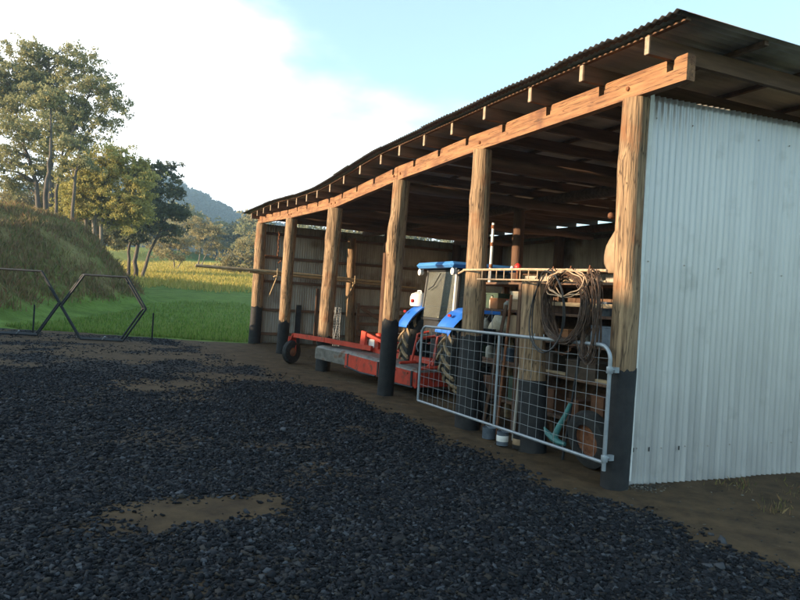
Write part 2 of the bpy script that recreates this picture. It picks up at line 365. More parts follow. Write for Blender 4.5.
m3 = N.new('ShaderNodeMath'); m3.operation = 'ADD'; L.new(ms_.outputs[0], m3.inputs[0]); L.new(n1.outputs['Fac'], m3.inputs[1])
L.new(m3.outputs[0], bp.inputs['Height']); L.new(bp.outputs[0], pb.inputs['Normal'])
yard = link_mesh('yard', vy, fy, ym, smooth='all', kind='structure')
gatt = yard.data.attributes.new('gravel', 'FLOAT', 'POINT'); gatt.data.foreach_set('value', gravel_mask(vy[:, 0], vy[:, 1]).astype(np.float32))

# gravel stones: angular crushed rock
def scatter_stones(n, cz0, cz1, spread, smin, smax, seed, prob=True, region=None):
    rg = np.random.default_rng(seed)
    cz = np.sqrt(rg.random(n)*(cz1**2-cz0**2)+cz0**2)
    cx = (rg.random(n)*2-1)*spread*cz
    X = CAM[0]+RGT[0]*cx+FWD[0]*cz; Y = CAM[1]+RGT[1]*cx+FWD[1]*cz
    ok = gravel_mask(X, Y) > (rg.random(n)*.9+.05 if prob else .5)
    ok &= ((X < .1))
    if region is not None: ok &= region(X, Y)
    return X[ok], Y[ok], rg
SV = np.array([(x, y, z) for x in (-1, 1) for y in (-1, 1) for z in (-1, 1)], float)
SF = np.array([(0,1,3,2),(4,6,7,5),(0,4,5,1),(2,3,7,6),(0,2,6,4),(1,5,7,3)])
def stones_mesh(X, Y, rg, smin, smax):
    n = len(X); s = smin+(smax-smin)*rg.random(n)**2.2
    dims = s[:, None]*np.stack([.5+.35*rg.random(n), .32+.25*rg.random(n), .16+.2*rg.random(n)], -1)
    v = SV[None]*(1+(rg.random((n, 8, 3))-.5)*.95)*dims[:, None, :]
    a = rg.random(n)*math.tau; t = (rg.random(n)-.5)*1.1; u = (rg.random(n)-.5)*1.1
    def rot(v, i, j, an):
        c, s_ = np.cos(an)[:, None], np.sin(an)[:, None]; p = v[..., i].copy(); q = v[..., j].copy(); v[..., i] = p*c-q*s_; v[..., j] = p*s_+q*c
    rot(v, 0, 2, t); rot(v, 1, 2, u); rot(v, 0, 1, a)
    z = yard_h(X, Y)+dims[:, 2]*.30+rg.random(n)*.004
    v += np.stack([X, Y, z], -1)[:, None, :]
    f = SF[None]+(np.arange(n)*8)[:, None, None]
    return v.reshape(-1, 3), f.reshape(-1, 4)
stone_m = bpy.data.materials.new('crushed_bluestone'); stone_m.use_nodes = True
nt = stone_m.node_tree; N = nt.nodes; L = nt.links; pb = N['Principled BSDF']; pb.inputs['Roughness'].default_value = .8; pb.inputs['Specular IOR Level'].default_value = .15
ge = N.new('ShaderNodeNewGeometry'); rr = N.new('ShaderNodeValToRGB'); e = rr.color_ramp.elements
e[0].color = (.007,.0075,.009,1); e[1].color = (.07,.074,.082,1); e[1].position = .98
k = e.new(.5); k.color = (.015,.0158,.0185,1); k = e.new(.80); k.color = (.034,.0355,.040,1); k = e.new(.88); k.color = (.045,.034,.023,1)
L.new(ge.outputs['Random Per Island'], rr.inputs['Fac']); L.new(rr.outputs[0], pb.inputs['Base Color'])
vs = []; fs = []; off = 0
for (n, a, b, sp, s0, s1, sd) in ((90000, 2.6, 6.0, .68, .007, .030, 1), (110000, 6.0, 12.0, .68, .009, .032, 2), (45000, 12, 20, .66, .014, .036, 3), (2500, 3, 10, .66, .03, .048, 4)):
    X, Y, rg = scatter_stones(n, a, b, sp, s0, s1, sd)
    v, f = stones_mesh(X, Y, rg, s0, s1); vs.append(v); fs.append(f+off); off += len(v)
link_mesh('gravel', np.concatenate(vs), np.concatenate(fs), stone_m, kind='stuff', label='dark crushed blue gravel spread over the yard', category='gravel')

# ================================================================== SHED
def roof_z(Y):
    """height of the rafter tops along the front: the roof dips between the third and fifth posts from the gate"""
    return np.interp(Y, [-1,-.5,.4,2,5.5,6.4,7.25,8.1,8.9,9.8,10.65,11.5,12.5,13.3,14.2,16.8], [3.935,3.935,3.95,3.965,3.97,3.925,3.87,3.825,3.795,3.815,3.835,3.88,3.93,3.945,3.955,3.97])
shed = thing('machinery_shed', (0, 8, 0), 'long open-fronted machinery shed of rough log posts, notched timber beam and corrugated iron', 'shed')
def log(name, base, top, r0, r1, m, parent, seed, z0=0, rings=46, n=26, knots=(), full=None, rag=0):
    """irregular tree-trunk post"""
    rg = np.random.default_rng(seed); base = np.array(base, float); top = np.array(top, float)
    ts = np.linspace(0, 1, rings); a = np.arange(n)/n*math.tau
    V = []; ph = rg.random(4)*6
    Lh = np.linalg.norm(top-base)
    for t_ in ts:
        t = t_*Lh/(full or Lh)
        c = base+(top-base)*t_+np.array([math.sin(t*3.1+ph[0])*.018, math.sin(t*4.3+ph[1])*.018, 0])*math.sin(math.pi*t)
        r = r0+(r1-r0)*t_
        rr = r*(1+.05*np.sin(2*a+ph[2]+t*1.5)+.035*np.sin(3*a+ph[3]-t*2)+.05*fbm(np.cos(a)*2+seed, np.sin(a)*2+t*5, seed)+.025*fbm(a*4*0+np.cos(a)*7, np.sin(a)*7+t*20, seed+3))
        for (kt, ka, kr, ks) in knots:
            rr = rr+kr*np.exp(-((t-kt)/ks)**2)*np.exp(-(((a-ka+math.pi) % math.tau-math.pi)/.9)**2)
        V += [(c[0]+q*math.cos(b), c[1]+q*math.sin(b), c[2]) for q, b in zip(rr, a)]
    if rag: V = V[:-n]+[(v[0], v[1], v[2]+rag*math.sin(k*1.1+seed)+rag*.6*math.sin(k*2.7+seed*2)+rag*.5*math.sin(k*5.1)) for k, v in enumerate(V[-n:])]
    F = [(i*n+k, i*n+(k+1) % n, (i+1)*n+(k+1) % n, (i+1)*n+k) for i in range(rings-1) for k in range(n)]
    F.append(tuple(range(n-1, -1, -1))); F.append(tuple((rings-1)*n+k for k in range(n)))
    mb = MB(); mb.add(V, F); return mb.build(name, m, parent, smooth=True)
front_posts = [((.0,-.04), (.0,-.035), 3.572, .125, .115, 1.08), ((.0,2.68), (.0,2.71), 3.585, .155, .125, 1.2), ((.0,5.44), (.0,5.28), 3.545, .13, .135, 1.25),
               ((.0,8.87), (.0,8.66), 3.43, .15, .145, .72), ((.02,12.55), (.0,12.22), 3.515, .145, .155, .86), ((.0,15.92), (.0,15.79), 3.67, .17, .15, 1.12)]
for i, (b, t, zt, r0, r1, zt0) in enumerate(front_posts):
    b3 = np.array([b[0], b[1], -.15]); t3 = np.array([t[0], t[1], zt])
    kn = ((.78, 3.6, .05, .05), (.70, 3.2, .04, .04)) if i == 2 else ((.5, 4.2, .025, .05), (.83, 3.4, .02, .04))
    p = log('post', b3, t3, r0, r1, wood_post, shed, 20+i, knots=kn)
    f = (zt0+.15)/(zt+.15)
    log('tarred_base', b3, b3+(t3-b3)*f, r0+.006, r0+(r1-r0)*f+.006, tar, p, 20+i, rings=26, knots=kn, full=np.linalg.norm(t3-b3), rag=.028)
# notched front beam in four lengths, butted at the posts
rafter_ys = [-.48,.40,1.25,2.15,3.04,3.86,4.70,5.52,6.39,7.25,8.12,8.95,9.80,10.66,11.54,12.45,13.30,14.20,15.05,15.95]
def beam_bottom(Y): return np.interp(Y, [-.7,0,2.7,5.3,5.32,8.6,8.62,12.2,15.8,16.4], [3.575,3.583,3.592,3.56,3.558,3.436,3.437,3.53,3.685,3.70])
for (y0, y1) in ((-.665, 5.33), (5.345, 8.64), (8.655, 12.19), (12.205, 16.15)):
    mb = MB(); poly = []
    ys = list(np.linspace(y0, y1, 14))
    bot = [(y, beam_bottom(min(max(y, y0+.001), y1))) for y in ys]
    top = []
    def btop(y): return beam_bottom(y)+.222+.004*math.sin(y*5)
    pts = [y0]
    for ry in rafter_ys:
        if y0+.07 < ry < y1-.07:
            w = .041
            nb = btop(ry)-.102
            top += [(ry-w-.03, btop(ry-.06)), (ry-w, btop(ry-.06)-.022), (ry-w+.004, nb), (ry+w-.004, nb), (ry+w, btop(ry)-.006), (ry+w+.012, btop(ry+.05))]
    top = [(y0, btop(y0))]+top+[(y1, btop(y1))]
    # strips: subdivide into quads between top profile & bottom
    allp = sorted(set([round(y, 5) for y, _ in top]+[round(y, 5) for y in ys]))
    ty = [q[0] for q in top]; tz = [q[1] for q in top]
    V = []; Fq = []
    for y in allp:
        zt = float(np.interp(y, ty, tz)); zb = float(beam_bottom(y))
        wob = .004*math.sin(y*3.3)
        V += [(-.055+wob, y, zb), (-.055+wob, y, zt), (.035, y, zt), (.035, y, zb)]
    for i in range(len(allp)-1):
        for k in range(4): Fq.append((i*4+k, i*4+(k+1) % 4, (i+1)*4+(k+1) % 4, (i+1)*4+k))
    Fq.append((3, 2, 1, 0)); n = len(allp)-1; Fq.append((n*4, n*4+1, n*4+2, n*4+3))
    mb.add(V, Fq); bo = mb.build('front_beam', wood_beam, shed)
    hb_ = MB()
    for y in ((y0+.12, y1-.12) if y0 > 0 else (.02, 2.7, y1-.12)):
        hb_ = MB(); hb_.lathe((-.078, y, float(beam_bottom(y))+.09), [(.004, 0), (.018, .004), (.02, .012), (.02, .03)], 10, 'X'); hb_.build('bolt', rust, bo)
# rafters
for i, ry in enumerate(rafter_ys):
    zt = float(roof_z(ry)); mb = MB(); j = random.uniform(-.015, .015)
    slope = .0
    x0 = -.30+random.uniform(-.03, .02)
    h = .152
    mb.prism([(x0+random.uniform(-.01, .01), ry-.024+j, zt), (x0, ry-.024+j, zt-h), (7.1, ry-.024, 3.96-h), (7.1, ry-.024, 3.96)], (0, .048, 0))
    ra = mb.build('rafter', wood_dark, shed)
    MB().bbox((x0-.006, ry+j*.5, zt-h/2), (.016, .050, h+.002), .004).build('sunlit_end_grain', wood_end, ra)  # pale cut end; low sun on it is also put into its colour
# purlins along the shed on top of the rafters
for i, px in enumerate([-.27, .62, 1.55, 2.48, 3.40, 4.32, 5.25, 6.15, 7.02]):
    ys = np.linspace(-.86, 16.5, 60); zz = roof_z(ys)*(1-px/7.1 if px > 0 else 1)+(3.96*px/7.1 if px > 0 else 0)
    V = []; Fq = []
    zl = .001 if px > 0 else .018
    for y, z in zip(ys, zz): V += [(px-.024, y, z+zl), (px-.024, y, z+.042), (px+.024, y, z+.042), (px+.024, y, z+zl)]
    for q in range(len(ys)-1):
        for k in range(4): Fq.append((q*4+k, q*4+(k+1) % 4, (q+1)*4+(k+1) % 4, (q+1)*4+k))
    Fq += [(3,2,1,0), tuple((len(ys)-1)*4+k for k in range(4))]
    MB().add(V, Fq).build('purlin', wood_dark, shed)
# roof iron, sheet by sheet (corrugations run from front to back)
ysh = -.92; k = 0
Vr = []; Fr = []; Fe = []
while ysh < 16.55:
    y0 = ysh; y1 = ysh+.80; lift = .0035*(k % 2); ov = random.uniform(-.02, .025); ysv = np.arange(y0, y1+.001, .076/6)
    xs = [-.455+ov, -.345, .6, 2.5, 4.4, 7.25]
    base = len(Vr)
    for x in xs:
        for y in ysv:
            zr = float(roof_z(y))*(1-max(x, 0)/7.1)+3.96*max(x, 0)/7.1
            Vr.append((x, y, zr+.043+.0095+.0095*math.sin(y/.076*math.tau)+lift))
    m_ = len(ysv)
    for a in range(len(xs)-1):
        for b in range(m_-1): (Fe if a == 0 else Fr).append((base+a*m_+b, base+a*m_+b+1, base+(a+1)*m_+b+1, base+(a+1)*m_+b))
    ysh += .762; k += 1
rf = link_mesh('roof_sheeting', np.array(Vr), np.array(Fr), roof_in, shed, smooth='all')
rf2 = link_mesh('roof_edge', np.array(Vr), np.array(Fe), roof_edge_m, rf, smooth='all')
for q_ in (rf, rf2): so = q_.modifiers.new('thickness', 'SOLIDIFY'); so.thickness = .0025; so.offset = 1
# heavy log tie-beams inside, running back from the front posts, and the middle bearer
log('bearer_log', (3.4, -.1, 3.66), (3.4, 16.0, 3.66), .11, .12, wood_inner, shed, 61, rings=30) if False else None
def logh(name, a, b, r, m, parent, seed):
    pts = [Vector(a).lerp(Vector(b), t/14)+Vector((0, 0, math.sin(t*1.3+seed)*.012)) for t in range(15)]
    return MB().tube(pts, [r*(1+.06*math.sin(t*2.1+seed)) for t in range(15)], 14).build(name, m, parent, smooth=True)
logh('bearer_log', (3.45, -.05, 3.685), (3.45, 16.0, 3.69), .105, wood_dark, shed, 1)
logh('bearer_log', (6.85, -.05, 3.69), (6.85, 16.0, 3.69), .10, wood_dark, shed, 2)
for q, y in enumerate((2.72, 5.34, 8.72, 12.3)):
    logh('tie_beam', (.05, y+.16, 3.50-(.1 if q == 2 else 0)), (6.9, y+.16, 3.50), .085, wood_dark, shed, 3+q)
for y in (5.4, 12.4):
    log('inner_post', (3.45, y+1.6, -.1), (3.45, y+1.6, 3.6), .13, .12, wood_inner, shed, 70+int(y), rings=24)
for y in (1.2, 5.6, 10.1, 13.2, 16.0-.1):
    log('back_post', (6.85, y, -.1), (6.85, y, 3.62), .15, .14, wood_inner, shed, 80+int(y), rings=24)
# corrugated wall
def cwall(name, a, b, z0, z1, m, parent, side=1, amp=.009, rows=6, seed=0, crumple=0, lowbend=False):
    """a, b: ground ends of the wall; corrugations run upright"""
    a = np.array(a, float); b = np.array(b, float); Ld = np.linalg.norm(b-a); d = (b-a)/Ld; nrm = np.array([d[1], -d[0]])*side
    u = np.arange(0, Ld+.001, .076/7)
    z0f = z0 if callable(z0) else (lambda t: np.full_like(t, z0)); z1f = z1 if callable(z1) else (lambda t: np.full_like(t, z1))
    V = []
    for r in range(rows+1):
        t = r/rows; z = z0f(u)*(1-t)+z1f(u)*t
        off = amp*np.sin(u/.076*math.tau)+fbm(u*.9+seed, z*.8, seed+5)*.010
        if crumple: off = off+crumple*fbm(u*5, z*7, seed+9)*np.exp(-((z-z0f(u))/.10)**2)*1.0
        # sheet steps
        off = off+np.floor(u/.762) % 2*.002
        du = np.zeros_like(u)
        if lowbend: du = -.02*np.exp(-u/.05)*np.exp(-((z-.28)/.18)**2)+.012*np.exp(-u/.06)*np.sin(z*9)
        V.append(np.stack([a[0]+d[0]*(u+du)+nrm[0]*off, a[1]+d[1]*(u+du)+nrm[1]*off, z], -1))
    V = np.concatenate(V); m_ = len(u)
    I = np.arange(len(V)).reshape(rows+1, m_)
    F = np.stack([I[:-1, :-1], I[:-1, 1:], I[1:, 1:], I[1:, :-1]], -1).reshape(-1, 4)
    o = link_mesh(name, V, F, m, parent, smooth='all')
    so = o.modifiers.new('thickness', 'SOLIDIFY'); so.thickness = .0015; so.offset = 0
    return o
def rag(s, amp): return lambda u: s+amp*fbm(u*3, u*0, 3)
lo = cwall('side_wall_sheet', (.186, -.012), (7.1, -.012), (lambda u: -.035-.022*u+.006*fbm(u*6, u*0, 7)), (lambda u: 3.655+.032*u), galv, shed, rows=64, seed=4, crumple=.012, lowbend=True, amp=.0150)
# white corner strip: sunlight on the first rib is put into its colour
MB().prism([(.156, -.040, .05), (.156, .012, .05), (.152, .012, .05), (.152, -.044, .05), (.200, -.044, .05), (.200, -.040, .05)], (.004, 0, 3.62)).build('sunlit_rib_strip', white_pl, shed)
nl = MB()
for zz, step in ((.345, .304), (2.1, .456), (3.45, .456)):
    x = .26
    while x < 7:
        nl.lathe((x, -.032, zz+random.uniform(-.006, .006)), [(.007, .006), (.006, .0), (.003, -.004)], 8, 'Y'); x += step*(1 if random.random() < .8 else 2)
nl.build('roofing_nails', galv_old, shed, kind='stuff')
for x in (.222, .414, .262+.53): MB().box((x, -.0265, .335), (.014, .004, .04)).build('nail_hole', black_pl, lo)
for z in (.35, 1.4, 2.45, 3.45): MB().box((3.7, .045, z), (6.9, .05, .09)).build('side_girt', wood_dark, shed)
cwall('end_wall_sheet', (.12, 16.12), (7.1, 16.12), -.02, 3.70, galv_old, shed, side=-1, rows=8, seed=21)
cwall('back_wall_sheet', (7.08, 0), (7.08, 16.1), .0, 3.84, galv_old, shed, side=-1, rows=8, seed=31)
for z in (.30, 1.05, 1.93, 2.68, 3.42): MB().box((3.6, 16.06, z), (6.9, .05, .085)).build('end_girt', wood_dark, shed)
for z in (.4, 1.5, 2.6, 3.5): MB().box((7.02, 8.0, z), (.05, 16.0, .085)).build('back_girt', wood_dark, shed)
log('end_post', (3.12, 15.92, -.1), (2.98, 15.9, 3.5), .15, .13, wood_post, shed, 95, rings=26)
MB().box((3.12, 15.90, .5), (.36, .30, 1.0)).build('tarred_base', tar, shed) if False else None
MB().box((1.35, 15.95, .62), (.16, .10, 1.25)).build('end_stud', tar, shed)
MB().box((1.95, 15.97, .9), (.09, .08, 1.8), 0).build('end_stud', wood_inner, shed)
# small stub post that carries the lattice beam
sp = log('stub_post', (.10, 1.38, -.1), (.10, 1.55, 1.885), .15, .135, wood_post, shed, 99, rings=30)
log('tarred_base', (.10, 1.38, -.1), (.10, 1.457, .8), .156, .149, tar, sp, 99, rings=14, full=1.992)
log('stub_post', (1.05, 3.35, -.1), (1.05, 3.42, 1.93), .052, .05, wood_pale, shed, 101, rings=20, n=12)

# steel lattice beam across the bay
lt = thing('lattice_beam', (-.17, 1.3, 1.89), 'rusty steel lattice beam lying level across the gate bay above the clutter', 'beam')
MB().tube([(-.17, 2.72, 2.035), (-.17, 1.4, 2.02), (-.17, .03, 1.985)], .014, 8).build('top_rail', rope_m, lt)
MB().tube([(-.17, 2.36, 1.915), (-.17, .03, 1.885)], .010, 8).build('bottom_rail', rope_m, lt)
y = 2.25
while y > .1:
    MB().tube([(-.17, y, 1.893+.013*y/1), (-.17, y, 1.985+.018*y)], .006, 6).build('rung', rope_m, lt); y -= .163
MB().tube([(-.17, 2.70, 2.03), (-.17, 2.85, 1.99)], .012, 6).build('bent_end', rope_m, lt)

# ================================================================== GATE
gate = thing('farm_gate', (-.22, -.14, 0), 'galvanised tube farm gate with wire mesh closed across the nearest bay', 'gate')
GX = -.22
def gz(Y, lo_):   # the gate sags slightly towards its free end
    return (.262-.016*(Y+.14)) if lo_ else (1.305-.013*(Y+.14))
def corner(c, r, a0, a1, n=7): return [(GX, c[0]+r*math.cos(a0+(a1-a0)*k/n), c[1]+r*math.sin(a0+(a1-a0)*k/n)) for k in range(n+1)]
Y0, Y1 = -.145, 3.72; r = .13
top = [(GX, Y0, .19), (GX, Y0, gz(Y0, 0)-r-.02)]+corner((Y0+r, gz(Y0, 0)-r), r, math.pi, math.pi/2)+corner((Y1-r, gz(Y1, 0)-r), r, math.pi/2, 0)+[(GX, Y1, gz(Y1, 1))]
MB().tube(top, .0185, 12).build('outer_tube', steel_gate, gate, smooth=True)
MB().tube([(GX, Y0+.012, gz(Y0, 1)), (GX, Y1-.01, gz(Y1, 1))], .0165, 12).build('bottom_tube', steel_gate, gate, smooth=True)
MB().tube([(GX, 1.70, gz(1.7, 1)), (GX, 1.70, gz(1.7, 0))], .0155, 12).build('centre_stile', steel_gate, gate, smooth=True)
w = MB()
for k in range(1, 9):
    t = k/9
    w.tube([(GX+.004*math.sin(j*1.9+k), Y0+.02+(Y1-Y0-.04)*j/24, (gz(Y0+(Y1-Y0)*j/24, 1))*(1-t)+gz(Y0+(Y1-Y0)*j/24, 0)*t+.003*math.sin(j*2.3+k)) for j in range(25)], .0024, 5)
for k in range(1, 26):
    y = Y0+(Y1-Y0)*k/26
    if abs(y-1.7) < .05: continue
    y2 = y+random.uniform(-.006, .006)
    w.tube([(GX, y, gz(y, 1)), (GX, y2, gz(y, 0))], .0022, 5)
w.build('wire_mesh', wire_m, gate)
for zz in (1.09, .30):
    h = MB(); h.lathe((GX, Y0, zz-.03), [(.028, 0), (.03, .005), (.03, .055), (.028, .06)], 14); h.tube([(GX, Y0, zz), (-.115, Y0+.02, zz+.005)], .010, 8); h.box((-.135, Y0+.02, zz), (.05, .04, .05))
    h.build('hinge', steel_gate, gate, smooth=True)
c = MB()
for k in range(14):
    cc = Vector((GX+.03*math.sin(k*.5), Y1+.03+.006*k, 1.18-.022*k)); 
    c.tube([cc+Vector((0, .008*math.cos(a), .014*math.sin(a))) if k % 2 else cc+Vector((.008*math.cos(a), 0, .014*math.sin(a))) for a in [j*math.tau/8 for j in range(8)]], .003, 5, closed=True)
c.build('latch_chain', steel_gate, gate)
for y in (1.02, .86): MB().tube([(GX, y, gz(y, 0)+.01), (GX, y, gz(y, 0)+.045)], .007, 6).build('clip', steel_gate, gate)

# ================================================================== TRACTOR (rear end faces out of the shed)
tr = thing('tractor', (1.5, 5.5, 0), 'blue farm tractor with glazed cab and muddy rear tyres backed in behind the posts', 'tractor')
TY = 5.50
def tyre(cx, cy, cz, R_, W, rim_m, seed):
    root = MB()
    prof = [(R_*.60, -W*.42), (R_*.70, -W*.5), (R_*.86, -W*.52), (R_*.93, -W*.44), (R_*.955, -W*.2), (R_*.96, 0), (R_*.955, W*.2), (R_*.93, W*.44), (R_*.86, W*.52), (R_*.70, W*.5), (R_*.60, W*.42)]
    root.lathe((cx, cy, cz), prof, 48, 'Y'); wheel = root.build('wheel', rubber, tr, smooth=True)
    lg = MB()
    NL = 22
    for k in range(NL):
        for sd in (-1, 1):
            a0 = math.tau*(k+(0.5 if sd > 0 else 0))/NL
            P = []
            for (t, da) in ((0.02, 0.0), (.5, .13), (1.0, .24)):
                a = a0+da; y = cy+sd*W*.5*t
                rr_ = R_*(1.0 if t < .9 else .965)
                P.append((a, y, rr_))
            wA = .085
            Vv = []
            for (a, y, rr_) in P:
                for (dd, rad) in ((-wA/2, R_*.92), (-wA/2*.75, rr_), (wA/2*.75, rr_), (wA/2, R_*.92)):
                    an = a+dd; Vv.append((cx+rad*math.cos(an), y, cz+rad*math.sin(an)))
            Ff = []
            for i in range(2):
                for q in range(3): Ff.append((i*4+q, i*4+q+1, (i+1)*4+q+1, (i+1)*4+q))
            Ff += [(0,1,2,3), (8,11,10,9)]
            lg.add(Vv, Ff)
    lg.build('tread_lugs', mud, wheel)
    rm = MB(); rm.lathe((cx, cy, cz), [(R_*.2, -W*.12), (R_*.45, -W*.10), (R_*.55, -W*.38), (R_*.61, -W*.42), (R_*.61, W*.42), (R_*.55, W*.38), (R_*.45, -W*.06), (R_*.2, -W*.08)], 32, 'Y'); rm.build('rim', rim_m, wheel, smooth=True)
tyre(1.36, TY-.80, .75, .75, .42, white_pl, 1); tyre(1.36, TY+.80, .75, .75, .42, white_pl, 2)
tyre(3.55, TY-.72, .52, .52, .30, white_pl, 3); tyre(3.55, TY+.72, .52, .52, .30, white_pl, 4)
# chassis, transmission, hood
cb = MB(); cb.bbox((2.2, TY, .85), (2.6, .42, .5), .05); cb.lathe((1.36, TY-.6, .75), [(.12, 0), (.14, .05), (.14, 1.15), (.12, 1.2)], 16, 'Y'); cb.tube([(3.55, TY-.6, .52), (3.55, TY+.6, .52)], .07, 10); cb.bbox((1.3, TY, .95), (.55, .8, .35), .06)
cb.build('chassis', dark_steel, tr)
hd = MB(); S = [(2.35, .36, 1.05, 1.62), (3.0, .36, 1.0, 1.58), (3.8, .33, .95, 1.46), (4.05, .27, .92, 1.36)]; Vv = []; Ff = []
for x, hw, z0, z1 in S:
    Vv += [(x, TY-hw, z0), (x, TY-hw, z1-.12), (x, TY-hw*.65, z1), (x, TY+hw*.65, z1), (x, TY+hw, z1-.12), (x, TY+hw, z0)]
for i in range(3):
    for q in range(6): Ff.append((i*6+q, i*6+(q+1) % 6, (i+1)*6+(q+1) % 6, (i+1)*6+q))
Ff += [(5,4,3,2,1,0), tuple(18+k for k in range(6))]
hd.add(Vv, Ff).build('hood', blue, tr)
MB().tube([(2.6, TY-.45, 1.0), (2.6, TY-.45, 2.1), (2.66, TY-.45, 2.2)], .035, 10).build('exhaust', dark_steel, tr, smooth=True)
# fenders: curved plates over the rear tyres
for sd in (-1, 1):
    fy0 = TY+sd*.56; fy1 = TY+sd*1.02; P = []
    Vv = []; Ff = []; R_ = .84; an = np.linspace(R(154), R(76), 12)
    for a in an:
        x = 1.36+R_*math.cos(a); z = .75+R_*math.sin(a)
        z = min(z, 1.50)+.02
        Vv += [(x, fy0, z-.02), (x, fy0, z+.012), (x, (fy0+fy1)/2, z+.03), (x, fy1-sd*.05, z+.01), (x, fy1, z-.06), (x, fy1-sd*.012, z-.065), (x, fy1-sd*.06, z-.02)]
    for i in range(len(an)-1):
        for q in range(7): Ff.append((i*7+q, i*7+(q+1) % 7, (i+1)*7+(q+1) % 7, (i+1)*7+q))
    Ff += [tuple(range(6, -1, -1)), tuple((len(an)-1)*7+k for k in range(7))]
    fd = MB().add(Vv, Ff).build('fender', blue, tr, smooth=True)
    lx = 1.36+R_*math.cos(R(140)); lz = .75+R_*math.sin(R(140))
    MB().bbox((lx-.02, TY+sd*.86, lz+.11), (.04, .09, .045), .012).build('tail_lamp', lens_red, fd)
# cab
cx0, cx1, cy0, cy1 = .93, 1.98, TY-.62, TY+.62
zb, zt = 1.30, 2.16
cabf = MB()
for (x, y) in ((cx0, cy0), (cx0, cy1), (cx1, cy0), (cx1, cy1)):
    xo = .06 if x == cx0 else -.04
    cabf.tube([(x, y, .95), (x, y, zb), (x+xo, y+(.05 if y < TY else -.05), zt)], .034, 8)
for z, ins in ((zb, 0), (zt, .05)):
    cabf.tube([(cx0+ins, cy0+ins, z), (cx1-ins, cy0+ins, z), (cx1-ins, cy1-ins, z), (cx0+ins, cy1-ins, z)], .028, 8, closed=True)
cabf.build('cab_frame', black_pl, tr)
MB().prism([(cx0, cy0+.0, .95), (cx0, cy0+.0, zb), (cx1, cy0, zb), (cx1, cy0, .95)], (0, cy1-cy0, 0)).build('cab_lower_panel', black_pl, tr)
def pane(pts, nrm, nm='window'):
    o = MB().prism(pts, [q*.005 for q in nrm]).build(nm, glass, tr); return o
pane([(cx0-.005, cy0+.04, zb+.03), (cx0-.005, cy1-.04, zb+.03), (cx0+.052, cy1-.085, zt-.03), (cx0+.052, cy0+.085, zt-.03)], (-1, 0, 0), 'rear_window')
pane([(cx0+.04, cy0-.005, zb+.03), (cx1-.04, cy0-.005, zb+.03), (cx1-.08, cy0+.042, zt-.03), (cx0+.09, cy0+.042, zt-.03)], (0, -1, 0), 'side_window')
pane([(cx0+.04, cy1, zb+.03), (cx1-.04, cy1, zb+.03), (cx1-.08, cy1-.05, zt-.03), (cx0+.09, cy1-.05, zt-.03)], (0, 1, 0), 'side_window')
pane([(cx1, cy0+.04, zb+.03), (cx1, cy1-.04, zb+.03), (cx1-.05, cy1-.09, zt-.03), (cx1-.05, cy0+.09, zt-.03)], (1, 0, 0), 'windscreen')
rfb = MB(); rfb.bbox(((cx0+cx1)/2-.03, TY, zt+.075), (cx1-cx0+.26, cy1-cy0+.12, .10), .045); rfb.build('cab_roof', blue_roof, tr)
MB().tube([(cx0-.02, TY-.05, zt-.06), (cx0-.03, TY+.18, zt-.28), (cx0-.03, TY+.36, zt-.34)], .010, 6).build('wiper', black_pl, tr)
MB().tube([(cx0-.03, cy0+.03, zb+.1), (cx0+.01, cy0+.06, zt-.05)], .020, 8).build('grab_rail', white_pl, tr)
for sd in (-1, 1):
    wl = MB(); M = Matrix.Rotation(R(90), 3, 'Y'); wl.lathe((cx0-.11, TY+sd*.62, zt-.04), [(.02, .09), (.05, .06), (.058, .0), (.05, -.006)], 16, 'X'); wl.tube([(cx0-.06, TY+sd*.62, zt-.04), (cx0-.02, TY+sd*.62, zt+.05)], .012, 6); wl.build('work_lamp', white_pl, tr, smooth=True)
MB().bbox((1.5, TY, 1.48), (.14, .46, .5), .05).build('seat_back', black_pl, tr)
MB().bbox((1.72, TY, 1.27), (.42, .46, .12), .04).build('seat', black_pl, tr)
MB().tube([(2.0+.02*math.cos(a)-.12, TY+.19*math.sin(a), 1.55+.18*math.cos(a)) for a in [k*math.tau/20 for k in range(20)]], .014, 6, closed=True).build('steering_wheel', black_pl, tr)
lk = MB()
for sd in (-1, 1):
    lk.tube([(1.2, TY+sd*.35, .62), (.75, TY+sd*.42, .52), (.45, TY+sd*.42, .50)], .03, 8); lk.tube([(1.1, TY+sd*.28, 1.12), (.75, TY+sd*.38, 1.02), (.68, TY+sd*.41, .55)], .022, 8)
lk.tube([(1.1, TY, 1.05), (.55, TY, .95)], .025, 8); lk.build('lift_linkage', red, tr)
# container sitting on the far fender
fc = thing('fuel_container', (.96, 6.36, 1.50), 'rounded white plastic container with red cap standing on the tractor fender', 'container')
fb = MB(); fb.lathe((.96, 6.36, 1.50), [(.02, 0), (.15, .005), (.165, .03), (.165, .17), (.14, .23), (.07, .26), (.03, .27)], 20); fb.build('body', white_pl, fc, smooth=True)
MB().tube([(.96, 6.25, 1.71), (.96, 6.28, 1.79), (.96, 6.42, 1.79), (.96, 6.46, 1.71)], .013, 6).build('handle', white_pl, fc)
MB().lathe((.80, 6.30, 1.60), [(.03, -.02), (.035, .0), (.035, .02)], 12, 'X').build('cap', redplastic, fc)

# ================================================================== MOWER (wide red rotary slasher)
mo = thing('rotary_mower', (.6, 7.6, 0), 'wide red slasher mower with grey deck and small tail wheel along the shed front', 'mower')
e1 = Vector((-.2, .98, 0)).normalized(); e2 = Vector((e1.y, -e1.x, 0))  # e2 points into the shed
O = Vector((.50, 5.30, .06))
def ML(u, v, z): return O+e1*u+e2*v+Vector((0, 0, z+.04*u))
